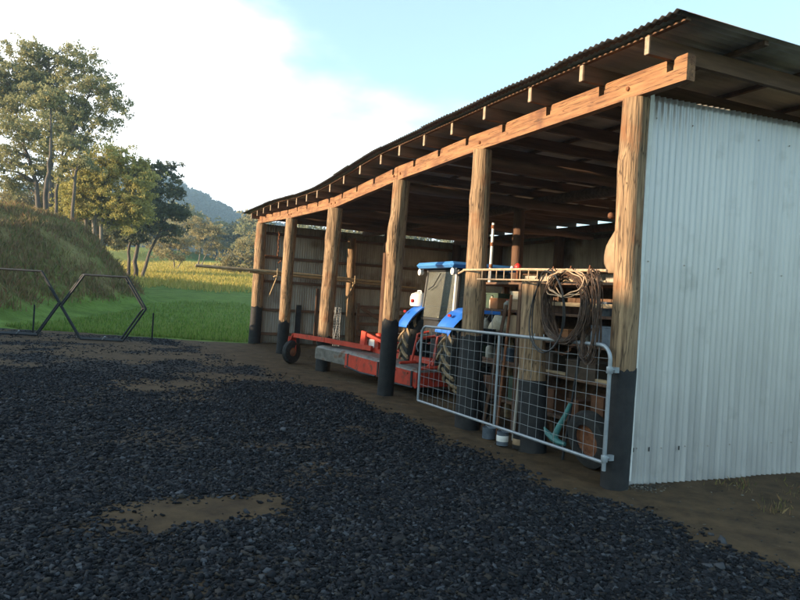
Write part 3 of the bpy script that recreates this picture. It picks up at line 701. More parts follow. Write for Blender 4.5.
# deck shell: flat top with down-turned rim, chamfered left end
out = [(0, 0), (2.30, -.02), (2.85, -.12), (3.24, -.17), (3.22, -.04), (3.02, .30), (3.0, 1.0), (2.8, 1.45), (2.3, 1.6), (.3, 1.6), (0, 1.3)]
def ring(sc, z, o=out): 
    cx_ = 1.5; cy_ = .8; return [ML(cx_+(a-cx_)*sc, cy_+(b-cy_)*(sc if sc == 1 else sc-.02), z) for a, b in o]
d = MB(); rs = [ring(1.0, .33), ring(.985, .37), ring(.93, .40), ring(.5, .425)]; n = len(out)
Vv = sum(rs, []); Ff = []
for i in range(3):
    for k in range(n): Ff.append((i*n+k, i*n+(k+1) % n, (i+1)*n+(k+1) % n, (i+1)*n+k))
Ff.append(tuple(3*n+k for k in range(n))); d.add(Vv, Ff); dk = d.build('deck', deck_grey, mo)
# skirts
def skirt(idx, m, z0=.07, nm='skirt', t=.012):
    s = MB()
    for a, b in idx:
        p, q = out[a], out[b]; P = ML(p[0], p[1], 0); Q = ML(q[0], q[1], 0); dn = (Q-P).normalized(); nn = Vector((dn.y, -dn.x, 0))
        cc = (P+Q)/2+Vector((0, 0, (z0+.345)/2)); s.box(cc, ((Q-P).length, t, .345-z0), M=dn.to_track_quat('X', 'Z').to_matrix())
    return s.build(nm, m, mo)
skirt([(0, 1)], red, .08); skirt([(1, 2), (2, 3), (3, 4), (4, 5)], deck_grey, .12, 'end_skirt'); skirt([(5, 6), (6, 7), (7, 8), (8, 9), (9, 10), (10, 0)], red, .10, 'rear_skirt')
for u in (.12, 1.15, 2.2): MB().box(ML(u, -.014, .22), (.04, .03, .27), math.atan2(e1.y, e1.x)).build('rib', black_pl, mo)
ss = MB()
for u0, u1 in ((.05, 1.1), (1.2, 2.25)): ss.tube([ML(u0, -.03, .09), ML((u0+u1)/2, -.035, .07), ML(u1, -.03, .11)], .018, 6)
ss.build('skid_runner', dark_steel, mo)
fr1 = MB()
fr1.box(ML(1.45, .42, .46), (2.6, .09, .10), math.atan2(e1.y, e1.x)); fr1.box(ML(1.45, 1.1, .46), (2.6, .08, .08), math.atan2(e1.y, e1.x))
fr1.build('top_frame', red, mo)
ar = MB()
TV = -.28
def bar(a, b, w, h):
    a = Vector(a); b = Vector(b); dd = (b-a); Mx = dd.to_track_quat('X', 'Z').to_matrix(); ar.box((a+b)/2, (dd.length, w, h), M=Mx)
bar(ML(1.9, .32, .50), (-.19, 8.2, .70), .07, .09); bar((-.19, 8.2, .70), (-.33, 10.1, .66), .07, .09); bar(ML(2.3, .5, .50), (-.10, 8.15, .66), .05, .06); bar((-.33, 10.05, .68), (-.33, 10.2, .55), .12, .05); bar((-.28, 10.2, .62), (-.26, 10.2, .28), .04, .05); bar((-.40, 10.2, .62), (-.42, 10.2, .28), .04, .05)
bar(ML(2.2, .30, .44), ML(2.15, .30, .80), .06, .16); bar(ML(2.15, .32, .76), ML(.9, .42, .54), .06, .06)
ar.build('tail_arm', red, mo)
wh = MB(); ctr = Vector((-.34, 10.2, .27)); Mw = Matrix.Rotation(R(18), 3, 'Z')
wh.lathe(ctr, [(.10, -.05), (.2, -.07), (.255, -.05), (.27, 0), (.255, .05), (.2, .07), (.10, .05)], 28, 'X', M=Matrix.Rotation(R(-58), 3, 'Z')); whl = wh.build('tail_wheel', rubber, mo, smooth=True)
hbm = MB(); hbm.lathe(ctr, [(.03, -.085), (.10, -.055), (.10, .055), (.03, .085)], 16, 'X', M=Matrix.Rotation(R(-58), 3, 'Z')); hbm.build('hub', rust, whl)
gb_ = MB(); gb_.bbox(ML(2.0, .55, .58), (.34, .34, .30), .03, M=Matrix.Rotation(math.atan2(e1.y, e1.x), 3, 'Z')); gb_.lathe(ML(2.0, .55, .73), [(.08, 0), (.08, .04), (.03, .06)], 14); gb_.build('gearbox', red, mo)
MB().box(ML(2.0, .372, .585), (.2, .006, .16), math.atan2(e1.y, e1.x)).build('decal', white_pl, mo)
MB().bbox(ML(1.5, .62, .56), (.3, .3, .22), .05, M=Matrix.Rotation(math.atan2(e1.y, e1.x), 3, 'Z')).build('shaft_guard', red, mo)
af = MB(); af.tube([ML(.1, .3, .42), ML(.0, .75, .98), ML(.1, 1.2, .42)], .03, 8); af.tube([ML(.0, .75, .98), ML(1.6, .75, .46)], .022, 8); af.build('hitch_frame', red, mo)
dr = MB(); dr.tube([ML(1.9, .60, .55), ML(.1, .75, .62), ML(-.2, .9, .72)], .035, 8); dr.build('drive_shaft', dark_steel, mo, smooth=True)
for u in (.25, .6, .95, 1.4, 1.75, 2.05): MB().lathe(ML(u, -.012, .30), [(.004, -.012), (.012, -.01), (.014, 0), (.014, .004)], 8, 'Y').build('bolt', rust, dk)
hz1 = MB(); hz1.tube([ML(2.0, .6, .72), ML(1.7, .5, .9), ML(1.1, .6, .82), ML(.5, .7, .95), ML(-.1, .9, 1.0)], .012, 6); hz1.build('hydraulic_hose', black_pl, mo, smooth=True)

# ================================================================== STORAGE RACK AND ITS CLUTTER
rk = thing('storage_rack', (.7, 2.1, 0), 'dark timber storage rack crowded with farm clutter behind the gate', 'rack')
for (x, y) in ((.42, .42), (.42, 2.25), (.42, 3.58), (1.02, .42), (1.02, 2.25), (1.02, 3.58)):
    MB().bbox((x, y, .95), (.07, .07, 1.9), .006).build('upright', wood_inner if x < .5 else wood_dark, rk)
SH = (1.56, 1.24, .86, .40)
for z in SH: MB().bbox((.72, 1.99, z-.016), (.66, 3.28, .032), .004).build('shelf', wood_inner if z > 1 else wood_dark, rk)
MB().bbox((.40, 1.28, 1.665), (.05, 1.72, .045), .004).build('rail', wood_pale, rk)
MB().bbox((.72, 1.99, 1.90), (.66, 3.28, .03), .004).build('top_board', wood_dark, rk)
MB().box((1.075, 1.99, 1.0), (.01, 3.2, 1.8)).build('back_panel', wood_dark, rk)
def crate(x, y, z, sx, sy, sz, m, label, name='carton', cat='box', slat=False, rz=0.0):
    t = thing(name, (x, y, z), label, cat, None); Mz = Matrix.Rotation(rz, 3, 'Z')
    b = MB(); w = .012
    b.bbox((x, y, z+sz/2), (sx, sy, sz), .006, M=Mz); b.build('body', m, t)
    l = MB(); l.bbox((x, y, z+sz+.004), (sx+.012, sy+.012, .02), .004, M=Mz); l.build('lid', m, t); return t
def tin(x, y, z, r, h, m, label, band=None, cat='tin', name='paint_tin', handle=True):
    t = thing(name, (x, y, z), label, cat)
    MB().lathe((x, y, z), [(r*.96, 0), (r, .006), (r, h-.01), (r*1.03, h-.006), (r*1.03, h), (r*.92, h), (r*.9, h-.012)], 24).build('body', m, t, smooth=True)
    if band: MB().lathe((x, y, z), [(r+.0015, h*.3), (r+.0025, h*.31), (r+.0025, h*.72), (r+.0015, h*.73)], 24).build('paper_label', band, t, smooth=True)
    if handle: MB().tube([(x, y-r*1.03, z+h*.8), (x-.03, y-r*.7, z+h*1.05), (x-.04, y, z+h*1.18), (x-.03, y+r*.7, z+h*1.05), (x, y+r*1.03, z+h*.8)], .003, 5).build('handle', wire_m, t)
    return t
def bottle(x, y, z, r, h, m, label, capm):
    t = thing('bottle', (x, y, z), label, 'bottle')
    MB().lathe((x, y, z), [(r*.9, 0), (r, .01), (r, h*.62), (r*.4, h*.82), (r*.36, h*.92)], 16).build('body', m, t, smooth=True)
    MB().lathe((x, y, z), [(r*.42, h*.92), (r*.42, h)], 12).build('cap', capm, t); return t
z = SH[0]+.001
crate(.52, 2.90, z, .20, .19, .13, brass, 'small orange-tan carton on the top shelf left of the white jug')
bottle(.52, 2.72, z, .05, .13, jug_m, 'squat white jug on the top shelf beside the orange-tan carton', redplastic)
crate(.55, 2.48, z, .20, .22, .12, carton, 'pale carton on the top shelf under a second pale carton')
crate(.55, 2.47, z+.136, .18, .19, .09, cream, 'pale carton stacked on top of another pale carton on the top shelf')
bottle(.50, 3.33, z, .045, .24, jug_m, 'white bottle near the left end of the top shelf behind the log post', black_pl)
crate(.62, 3.10, z+.0, .22, .30, .20, green_box, 'dull green box at the back of the top shelf', name='metal_box')
bottle(.50, 3.08, z, .035, .18, cream, 'slim cream bottle in front of the dull green box', black_pl)
crate(.58, 1.55, z, .24, .28, .11, wood_inner, 'brown wooden box on the top shelf behind the hanging wire coil', name='wooden_box')
tin(.55, .80, z, .075, .15, tin_m, 'grey tin on the right end of the top shelf beside the corner post', handle=False)
tin(.57, .60, z, .07, .12, tin_m, 'shorter grey tin tucked against the corner post on the top shelf', handle=False)
z = SH[1]+.001
sk = MB(); 
V_, F_ = [], []
for i in range(9):
    v = i/8
    for k in range(18):
        a = k*math.tau/18; rr_ = (.16+.05*math.sin(v*math.pi))*(1+.1*math.sin(3*a+v*4)); 
        V_.append((.56+rr_*.9*math.cos(a), 2.82+rr_*1.3*math.sin(a)*(1-.25*v), z+.22*v+.02*math.sin(2*a+v)))
for i in range(8):
    for k in range(18): F_.append((i*18+k, i*18+(k+1) % 18, (i+1)*18+(k+1) % 18, (i+1)*18+k))
F_ += [tuple(range(17, -1, -1)), tuple(8*18+k for k in range(18))]
sk.add(V_, F_).build('sack', cream, smooth='all', origin=(.56, 2.82, z), label='slumped cream sack on the second shelf lit by the low sun', category='sack')
crate(.55, 2.45, z, .2, .22, .24, carton, 'tall pale carton right of the cream sack on the second shelf')
bottle(.50, 3.20, z, .06, .20, jug_m, 'white plastic drum-shaped bottle left of the cream sack', black_pl)
bottle(.47, 3.36, z, .05, .17, jug_m, 'small white bottle with red cap at the left end of the second shelf', redplastic)
crate(.50, 1.38, z, .16, .17, .13, brass, 'bright orange box seen through the hanging wire coil')
crate(.55, 1.62, z, .2, .16, .07, cream, 'flat pale box left of the bright orange box')
tin(.52, 1.12, z, .06, .10, jug_m, 'white tin on the second shelf right of the bright orange box', handle=False)
crate(.6, .78, z, .3, .34, .2, tin_m, 'grey metal toolbox on the second shelf beside the corner post', name='toolbox')
z = SH[2]+.001
bottle(.50, 3.05, z, .06, .26, jug_m, 'white container low on the third shelf behind the gate mesh', black_pl)
crate(.6, 3.38, z, .3, .30, .26, green_box, 'dark green box on the third shelf near its left end', name='metal_box')
tin(.52, 2.62, z, .085, .2, tin_m, 'grey-blue drum on the third shelf left of the round post', handle=False, name='drum', cat='drum')
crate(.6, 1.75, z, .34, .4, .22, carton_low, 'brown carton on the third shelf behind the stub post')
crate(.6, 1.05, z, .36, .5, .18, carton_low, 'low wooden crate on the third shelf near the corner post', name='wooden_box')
z = SH[3]+.001
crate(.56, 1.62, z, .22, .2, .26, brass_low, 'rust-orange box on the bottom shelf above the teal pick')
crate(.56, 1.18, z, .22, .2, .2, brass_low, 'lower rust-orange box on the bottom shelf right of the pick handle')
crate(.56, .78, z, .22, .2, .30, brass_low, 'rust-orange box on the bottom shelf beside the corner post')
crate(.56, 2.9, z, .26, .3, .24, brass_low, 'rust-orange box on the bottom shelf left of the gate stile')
crate(.6, 2.3, z, .3, .36, .3, green_box, 'dark green box on the bottom shelf behind the gate stile', name='metal_box')
tin(.55, 3.36, z, .13, .34, rubber, 'black drum on the bottom shelf at its left end', handle=False, name='drum', cat='drum')

# more of the jumble: offcut boards, bars and pipes lying on and leaning against the rack, each one a thing
def offcut(y0, y1, x, z, w, h_, m, label, tilt=0.0, name='timber_offcut', cat='board'):
    b = MB(); L_ = y1-y0; Mx = Matrix.Rotation(tilt, 3, 'X'); b.bbox((x, (y0+y1)/2, z+h_/2), (w, L_, h_), .003, M=Mx)
    return b.build(name, m, origin=(x, (y0+y1)/2, z), label=label, category=cat)
offcut(.50, 1.30, .44, 1.275+.065, .09, .035, wood_pale, 'short pale board lying over the flat pale box on the second shelf') if False else None
offcut(.42, 1.75, .84, 1.563, .10, .04, wood_inner, 'brown board lying at the back of the top shelf beside the corner post')
offcut(.50, 1.95, .46, .863+.0, .07, .03, wood_pale, 'pale board along the front edge of the third shelf')
offcut(2.3, 3.5, .46, .863, .06, .03, wood_inner, 'brown board along the front edge of the third shelf at its left end')
def leaning(pts, r_, m, label, name='pipe', cat='pipe', n=8):
    return MB().tube(pts, r_, n).build(name, m, smooth=True, origin=pts[0], label=label, category=cat)
leaning([(.20, 2.30, .0), (.34, 2.36, 1.75)], .018, rust, 'thin rusty bar leaning upright against the rack left of the stub post', 'steel_bar', 'bar')
leaning([(.14, 2.55, .0), (.35, 2.48, 1.62)], .024, wood_inner, 'brown round stick leaning against the rack beside the rusty bar', 'stick', 'stick')
leaning([(.18, .95, .0), (.33, .86, 1.80)], .014, dark_steel, 'thin dark steel rod leaning against the rack behind the hanging coils', 'steel_rod', 'rod')
leaning([(.22, 1.95, .0), (.33, 2.02, 1.45)], .02, galv_old, 'dull grey pipe leaning against the rack just left of the stub post', 'pipe', 'pipe')
for (x, y, rr_, ww, z, lab) in ((.22, 2.95, .34, .17, .0, 'large worn black tyre at the foot of the rack behind the far gate half'), (.20, .55, .30, .15, .0, 'smaller black tyre leaning at the foot of the rack behind the pick')):
    t = thing('spare_tyre', (x, y, z), lab, 'tyre')
    MB().lathe((x, y, rr_+.01), [(rr_*.52, -ww*.02), (rr_*.55, -ww*.4), (rr_*.8, -ww*.5), (rr_*.95, -ww*.4), (rr_, 0), (rr_*.95, ww*.4), (rr_*.8, ww*.5), (rr_*.55, ww*.4), (rr_*.52, ww*.02)], 28, 'X', M=Matrix.Rotation(R(-12), 3, 'Y')).build('casing', rubber, t, smooth=True)
    MB().lathe((x, y, rr_+.01), [(rr_*.2, -ww*.06), (rr_*.5, -ww*.12), (rr_*.57, -ww*.40), (rr_*.60, -ww*.42), (rr_*.60, -ww*.3), (rr_*.5, ww*.1), (rr_*.2, ww*.1)], 24, 'X', M=Matrix.Rotation(R(-12), 3, 'Y')).build('rim', rust, t, smooth=True)
ch = thing('chain_bundle', (.36, 1.05, 1.1), 'rusty chain draped from the rack rail behind the hanging wire coil', 'chain')
c = MB()
for k in range(30):
    u = k/29; cc = Vector((.355, 1.75-.9*u, 1.655-.55*math.sin(u*math.pi)))
    c.tube([cc+(Vector((0, .016*math.cos(a), .012*math.sin(a))) if k % 2 else Vector((.012*math.cos(a), .016*math.sin(a), 0))) for a in [j*math.tau/8 for j in range(8)]], .004, 5, closed=True)
c.build('links', rust, ch)
hb2 = thing('hanging_bucket', (.30, 2.78, 1.30), 'dark bucket hanging from the rack rail left of the gate stile', 'bucket')
MB().lathe((.28, 2.78, 1.08), [(.075, 0), (.08, .005), (.105, .2), (.11, .2), (.11, .212), (.098, .212), (.09, .19)], 20).build('body', black_pl, hb2, smooth=True)
MB().tube([(.28, 2.67, 1.28), (.29, 2.70, 1.40), (.33, 2.78, 1.54), (.29, 2.86, 1.40), (.28, 2.89, 1.28)], .004, 5).build('handle', wire_m, hb2)
# things on the ground at the gate
tin(-.12, 1.66, .02, .068, .155, tin_m, 'pale blue-grey paint tin on the dirt under the gate stile', band=white_pl)
tin(-.02, 1.47, .02, .075, .155, black_pl, 'black tin with a tan paper band on the dirt right of the pale tin', band=carton)
tin(-.08, 2.02, .02, .08, .13, tin_m, 'dusty blue-grey bucket on the dirt behind the foot of the gate', name='bucket', cat='bucket')
# teal pick leaning inside the gate
pk = thing('pick', (-.10, .70, .22), 'teal painted pick leaning head-down against the inside of the gate mesh', 'pick')
MB().tube([(-.13, .70, .31), (-.11, .67, .42), (-.08, .62, .54), (-.05, .585, .67)], [.036, .030, .024, .020], 10).build('handle', teal, pk, smooth=True)
h = MB(); pts = [(-.13, .88, .375), (-.14, .82, .335), (-.14, .72, .30), (-.135, .62, .275), (-.12, .54, .275)]
h.tube(pts, [.008, .028, .036, .03, .018], 6); h.build('pick_head', teal, pk)

# pipe standing above the lattice, red lamp, hessian bundle
pp = thing('standing_pipe', (.5, 3.17, 1.92), 'thin pale pipe standing upright above the rack beside the log post', 'pipe')
MB().tube([(.5, 3.17, 1.92), (.5, 3.165, 2.3), (.5, 3.16, 2.74)], [.022, .02, .02], 10).build('tube', white_pl, pp, smooth=True)
for zz in (2.12, 2.42, 2.66): MB().lathe((.5, 3.163, zz), [(.024, 0), (.026, .01), (.026, .04), (.024, .05)], 10).build('clamp', rust, pp)
rl = thing('red_lamp', (.45, 2.42, 1.92), 'small round red lamp on a stalk above the lattice beam', 'lamp')
MB().lathe((.45, 2.42, 1.92), [(.05, 0), (.05, .02), (.015, .03), (.015, .14)], 12).build('stalk', rust, rl)
mm = MB(); mm.lathe((.45, 2.42, 2.06), [(.02, 0), (.038, .02), (.048, .05), (.038, .08), (.015, .10)], 16); mm.build('lens', redplastic, rl, smooth=True)
MB().lathe((.30+.08, 2.45, 2.08), [(.012, 0), (.024, .015), (.012, .04)], 8).build('bulb', white_pl, rl)
hs = MB(); V_, F_ = [], []
for i in range(15):
    v = i/14; zc = 2.02+v*.68
    wid = np.interp(v, [0, .15, .45, .7, .85, 1], [.13, .15, .13, .08, .09, .04])
    for k in range(18):
        a = k*math.tau/18; rr_ = wid*(1+.16*math.sin(3*a+v*5)+.1*math.sin(7*a)); V_.append((.55+rr_*.8*math.cos(a), .66+rr_*math.sin(a)+.03*math.sin(v*5), zc))
for i in range(14):
    for k in range(18): F_.append((i*18+k, i*18+(k+1) % 18, (i+1)*18+(k+1) % 18, (i+1)*18+k))
F_ += [tuple(range(17, -1, -1)), tuple(14*18+k for k in range(18))]
hg = thing('hessian_bundle', (.55, .66, 2.0), 'pale hessian bundle hanging behind the top of the corner post', 'bundle')
hs.add(V_, F_).build('cloth', carton, hg, smooth='all')
MB().tube([(.55, .66, 2.66), (.54, .64, 3.1), (.55, .62, 3.80)], .008, 6).build('hanging_cord', rope_d, hg)
MB().lathe((.50, .80, 2.60), [(.015, 0), (.032, .015), (.03, .05), (.012, .065)], 12).build('orange_float', brass_low, hg, smooth=True)

# coils of wire hung over the lattice beam
def coil(name, c, ry, rz_, n, m, label, seed, spread=.05, group=None, tilt=0.0, thin=.0035):
    rg = random.Random(seed); t = thing(name, (c[0], c[1], c[2]-rz_), label, 'coil', group); b = MB()
    for k in range(n):
        a0 = rg.uniform(-.15, .15); ey = ry*rg.uniform(.82, 1.05); ez = rz_*rg.uniform(.9, 1.06); dx = rg.gauss(0, spread*.6); dy = rg.gauss(0, spread*.45)
        pts = []
        for j in range(36):
            a = j*math.tau/36
            y = c[1]+dy+ey*math.cos(a+a0)*(1+.03*math.sin(3*a+k)); z = c[2]+ez*math.sin(a)+.012*math.sin(5*a+k*2)
            pts.append((c[0]+dx+.03*math.sin(2*a+k)+tilt*(z-c[2]), y, z))
        b.tube(pts, rg.uniform(thin*.8, thin*1.3), 5, closed=True)
    b.build('strands', m, t); return t
coil('wire_coil', (-.235, .50, 1.63), .36, .34, 34, rope_d, 'large tangled coil of brown wire hanging from the lattice beam right of the stub post', 3, .05, thin=.0045)
coil('wire_coil', (-.29, .47, 1.86), .31, .13, 4, rope_m, 'pale rope looped loosely over the large brown coil', 4, .03, thin=.0055)
coil('wire_coil', (-.245, .14, 1.55), .10, .42, 14, rope_d, 'narrow dark coil of wire hanging beside the large brown coil', 5, .04, thin=.0045)
coil('hose_coil', (-.31, .72, 1.58), .27, .42, 2, black_pl, 'single black hose loop hanging in front of the stub post', 6, .01, thin=.006)
for q in range(3):
    s_ = MB(); s_.tube([(-.19, (.75-.28*q), 1.99), (-.235, .75-.28*q, 2.03), (-.26, .74-.28*q, 1.93)], .007, 6)
    s_.build('hook', rust, lt)

# ================================================================== POLES ON BRACKETS NEAR THE FAR END
p1 = MB().tube([(-1.93, 15.38, 2.235), (.4, 15.38, 2.215), (2.9, 15.40, 2.165), (3.95, 15.40, 2.135)], [.046, .045, .04, .036], 12).build('long_pole', wood_pale, smooth=True, origin=(1, 15.38, 2.15), label='long pale pole on brackets at the far end, its tip out past the corner', category='pole')
MB().tube([(-.35, 15.52, 2.17), (2.2, 15.52, 2.10), (5.2, 15.52, 2.03)], [.035, .035, .03], 10).build('long_pole', wood_pale, smooth=True, origin=(2, 15.52, 2.1), label='second thinner pole beside the long one, reaching further into the shed', category='pole')
for x, lab in ((.46, 'steel'), (2.95, 'steel')):
    b = MB(); b.bbox((x, 15.45, 2.10 if x < 1 else 2.06), (.04, .32, .04), .004); b.bbox((x, 15.30, 2.19 if x < 1 else 2.15), (.04, .035, .26), .004); b.tube([(x, 15.36, 2.07), (x-.12, 15.75, 1.45)], .022, 6); b.bbox((x-.02, 15.70, 2.08), (.035, .30, .035), .004)
    b.build('pole_bracket', wood_pale, shed)
hc = thing('hanging_chain', (.48, 15.6, 2.5), 'rusty chain and hook hanging from the beam beside the far corner post', 'chain')
c = MB()
for k in range(13):
    cc = Vector((.49+.01*math.sin(k), 15.55, 3.42-.062*k)); c.tube([cc+(Vector((0, .022*math.cos(a), .04*math.sin(a))) if k % 2 else Vector((.022*math.cos(a), 0, .04*math.sin(a)))) for a in [j*math.tau/10 for j in range(10)]], .010, 6, closed=True)
c.build('links', rust, hc)
MB().tube([(.1, 15.56, 2.70), (.42, 15.55, 2.69), (.56, 15.55, 2.66), (.60, 15.55, 2.56), (.52, 15.55, 2.50)], .022, 8).build('hook_bar', rust, hc)

og = thing('timber_gate', (4.4, 15.6, 0), 'dark old timber rail gate standing against the far end wall behind the mower', 'gate')
for z in (.15, .45, .75, 1.05, 1.3): MB().bbox((4.35, 15.62, z), (2.3, .04, .11), .005).build('rail', wood_dark, og)
for x in (3.25, 5.45): MB().bbox((x, 15.66, .72), (.1, .05, 1.4), .005).build('stile', wood_dark, og)
gbm = MB(); gbm.bbox((4.35, 15.585, .72), (2.35, .03, .1), .004, M=Matrix.Rotation(R(28), 3, 'Y')); gbm.build('diagonal_brace', wood_dark, og)
wr = thing('wire_netting_roll', (2.35, 15.2, 0), 'small upright roll of wire netting standing beside the far inner post', 'roll')
wn = MB()
for q in range(16): wn.tube([(2.35+.15*math.cos(a+q*0), 15.2+.15*math.sin(a), .05+q*.08) for a in [k*math.tau/14 for k in range(14)]], .006, 4, closed=True)
for k in range(14):
    a = k*math.tau/14; wn.tube([(2.35+.15*math.cos(a+j*.12*(1 if k % 2 else -1)), 15.2+.15*math.sin(a+j*.12*(1 if k % 2 else -1)), .05+j*.12) for j in range(11)], .006, 4)
wn.build('netting', wire_m, wr)
# ================================================================== HEXAGON STEEL FRAMES ON THE LEFT
def hexframe(label):
    t = thing('hexagonal_frame', (-4.28, 14.74, 0), label, 'feeder frame', 'hexagonal steel frames standing at the edge of the yard')
    e = Vector((RGT[0], RGT[1], 0)); e = (Vector((1.03, -.45, 0))).normalized(); nrm = Vector((-e.y, e.x, 0)); c0 = Vector((-4.28, 14.74, .90))
    rx, rz_ = 1.12, .86
    H = [(-1, 0), (-.50, 1), (.52, 1), (1, .06), (.50, -.97), (-.50, -.98)]
    for k, dd in enumerate((0, .32)):
        mb = MB(); pts = [c0+e*(a*rx)+Vector((0, 0, b*rz_))+nrm*dd+e*(dd*-.62) for a, b in H]
        for i in range(6): mb.tube([pts[i], pts[(i+1) % 6]], .027, 8)
        mb.build('hexagon_ring', dark_steel, t)
    for a, b in H:
        p = c0+e*(a*rx)+Vector((0, 0, b*rz_)); MB().tube([p, p+nrm*.32+e*-.2], .018, 8).build('spacer_tube', dark_steel, t)
    mb = MB(); p = c0+e*.0+Vector((0, 0, -.85)); mb.tube([p, p+e*.1+Vector((0, 0, .11))-nrm*.05], .02, 6); mb.build('pin', steel_gate, t)
    return t
h1 = hexframe('dark steel hexagonal feeder frame standing complete at the edge of the grass, nearer the shed')
h2 = copy_tree(h1); h2.location = (-4.28-2.09, 14.74+.91, 0.02); h2['label'] = 'second dark hexagonal feeder frame cut off by the left edge, touching the complete one'
def stake(x, y, h_, label):
    t = thing('steel_stake', (x, y, 0), label, 'stake', 'steel stakes at the edge of the grass')
    m = MB(); 
    for a in (0, 2.1, 4.2): m.box((x+.012*math.cos(a), y+.012*math.sin(a), h_/2-.05), (.03, .006, h_+.1), a)
    m.build('picket', dark_steel, t); MB().bbox((x, y, h_+.0), (.035, .035, .03), .004).build('cap', black_pl, t)
stake(-2.99, 15.4, .80, 'lone black steel stake standing in the grass right of the hexagonal frames')
stake(-6.0, 15.9, .86, 'black steel stake standing behind the left hexagonal frame')

# ================================================================== GRASS, WEEDS
def blades(n, cx, cz, hmin, hmax, w, rg, hfun=ground_h, lean=.5, jitter=None):
    X = CAM[0]+RGT[0]*cx+FWD[0]*cz; Y = CAM[1]+RGT[1]*cx+FWD[1]*cz; Z = hfun(X, Y)-.02
    n = len(X); h_ = hmin+(hmax-hmin)*rg.random(n)**1.6; a = rg.random(n)*math.tau; ln = (rg.random(n)-.3)*lean*h_
    dx, dy = np.cos(a), np.sin(a); b = rg.random(n)*math.tau; bx, by = np.cos(b)*ln, np.sin(b)*ln
    P = np.stack([X, Y, Z], -1)
    v0 = P-np.stack([dx*w, dy*w, 0*w*dx], -1); v1 = P+np.stack([dx*w, dy*w, 0*dx], -1)
    v2 = P+np.stack([dx*w*.7+bx*.4, dy*w*.7+by*.4, h_*.6], -1); v3 = P+np.stack([-dx*w*.3+bx, -dy*w*.3+by, h_], -1)
    V = np.stack([v0, v1, v2, v3], 1).reshape(-1, 3); F = np.arange(n*4).reshape(n, 4); return V, F
def island_leaf(name, cols, t=.3):
    m = bpy.data.materials.new(name); m.use_nodes = True; nt = m.node_tree; N = nt.nodes; L = nt.links; pb = N['Principled BSDF']; pb.inputs['Roughness'].default_value = .75; pb.inputs['Specular IOR Level'].default_value = .25
    ge = N.new('ShaderNodeNewGeometry'); rr = N.new('ShaderNodeValToRGB'); el = rr.color_ramp.elements
    while len(el) < len(cols): el.new(.5)
    for i, cc in enumerate(cols): el[i].position = i/(len(cols)-1); el[i].color = (*cc, 1)
    L.new(ge.outputs['Random Per Island'], rr.inputs['Fac']); L.new(rr.outputs[0], pb.inputs['Base Color'])
    tr_ = N.new('ShaderNodeBsdfTranslucent'); L.new(rr.outputs[0], tr_.inputs['Color']); ms = N.new('ShaderNodeMixShader'); ms.inputs[0].default_value = t
    L.new(pb.outputs[0], ms.inputs[1]); L.new(tr_.outputs[0], ms.inputs[2]); L.new(ms.outputs[0], N['Material Output'].inputs['Surface']); return m
g_lush = island_leaf('lush_blades', [(.08,.14,.022), (.14,.22,.035), (.2,.30,.055), (.28,.28,.09)])
g_dry = island_leaf('dry_weed_blades', [(.10,.11,.03), (.19,.17,.055), (.26,.18,.08), (.22,.11,.06), (.34,.27,.12)])
rg = np.random.default_rng(5)
n = 90000; cz = 21+(rg.random(n)**1.5)*17; cx = (rg.random(n)*1.15-.72)*cz; xg, yg = CAM[0]+RGT[0]*cx+FWD[0]*cz, CAM[1]+RGT[1]*cx+FWD[1]*cz
ok = (cx > -12.2) & (cx < cz*.12) & ((xg < -.25) | (yg > 16.3))
V1, F1 = blades(0, cx[ok], cz[ok], .05, .20, .016, rg); link_mesh('pasture_grass', V1, F1, g_lush, kind='stuff', label='lush green pasture grass beyond the yard', category='grass')
n = 110000; cz = 22+rg.random(n)*24; cx = -11.4-(rg.random(n)**1.1)*12; xx_, yy_ = CAM[0]+RGT[0]*cx+FWD[0]*cz, CAM[1]+RGT[1]*cx+FWD[1]*cz
ok = (cx > -.75*cz) & (ground_h(xx_, yy_)-(1.35*sst(21, 50, cz)) > .3+.3*rg.random(n))
clump = vnoise(cx*1.1, cz*1.1, 77)
ok &= rg.random(n) < np.clip(clump*1.6-.2, .1, 1)
V1, F1 = blades(0, cx[ok], cz[ok], .05, .42, .02, rg, lean=1.1); link_mesh('bank_weeds', V1, F1, g_dry, kind='stuff', label='long dry grass and weeds over the steep bank', category='weeds')
n = 90000; cz = 44+(rg.random(n)**.9)*78+rg.normal(0, 1.5, n); cx = (rg.random(n)*.50-.50)*cz
xg, yg = CAM[0]+RGT[0]*cx+FWD[0]*cz, CAM[1]+RGT[1]*cx+FWD[1]*cz
okg = (fbm(cx*.15, cz*.1, 88)*1.2+rg.random(n)*.7 > .0+.55*sst(54, 45, cz))
V1, F1 = blades(0, cx[okg], cz[okg], .12, .55, .04, rg, lean=.9)
link_mesh('dry_field_grass', V1, F1, island_leaf('golden_blades', [(.30,.27,.05), (.42,.34,.08), (.55,.42,.12), (.36,.36,.08)], .35), kind='stuff', label='long golden grass in the sunlit paddock', category='grass')
# dry tufts beside the corner of the side wall, and weeds in the gravel
tx, ty_ = [], []
for q in range(260):
    x = rg.uniform(.9, 4.5); y = rg.uniform(-2.6, -.15)
    if x < 1.5+(-y)*.0 and rg.random() > .35: continue
    k = int(rg.integers(12, 60)); tx.append(rg.normal(x, .07, k)); ty_.append(rg.normal(y, .06, k))
TX = np.concatenate(tx); TYY = np.concatenate(ty_); c_, z_ = tofr(TX, TYY)
V1, F1 = blades(0, c_, z_, .02, .10, .004, rg, hfun=yard_h, lean=1.2)
link_mesh('dry_grass_tufts', V1, F1, g_dry, kind='stuff', label='short dry grass tufts on the dirt beside the iron wall', category='grass')
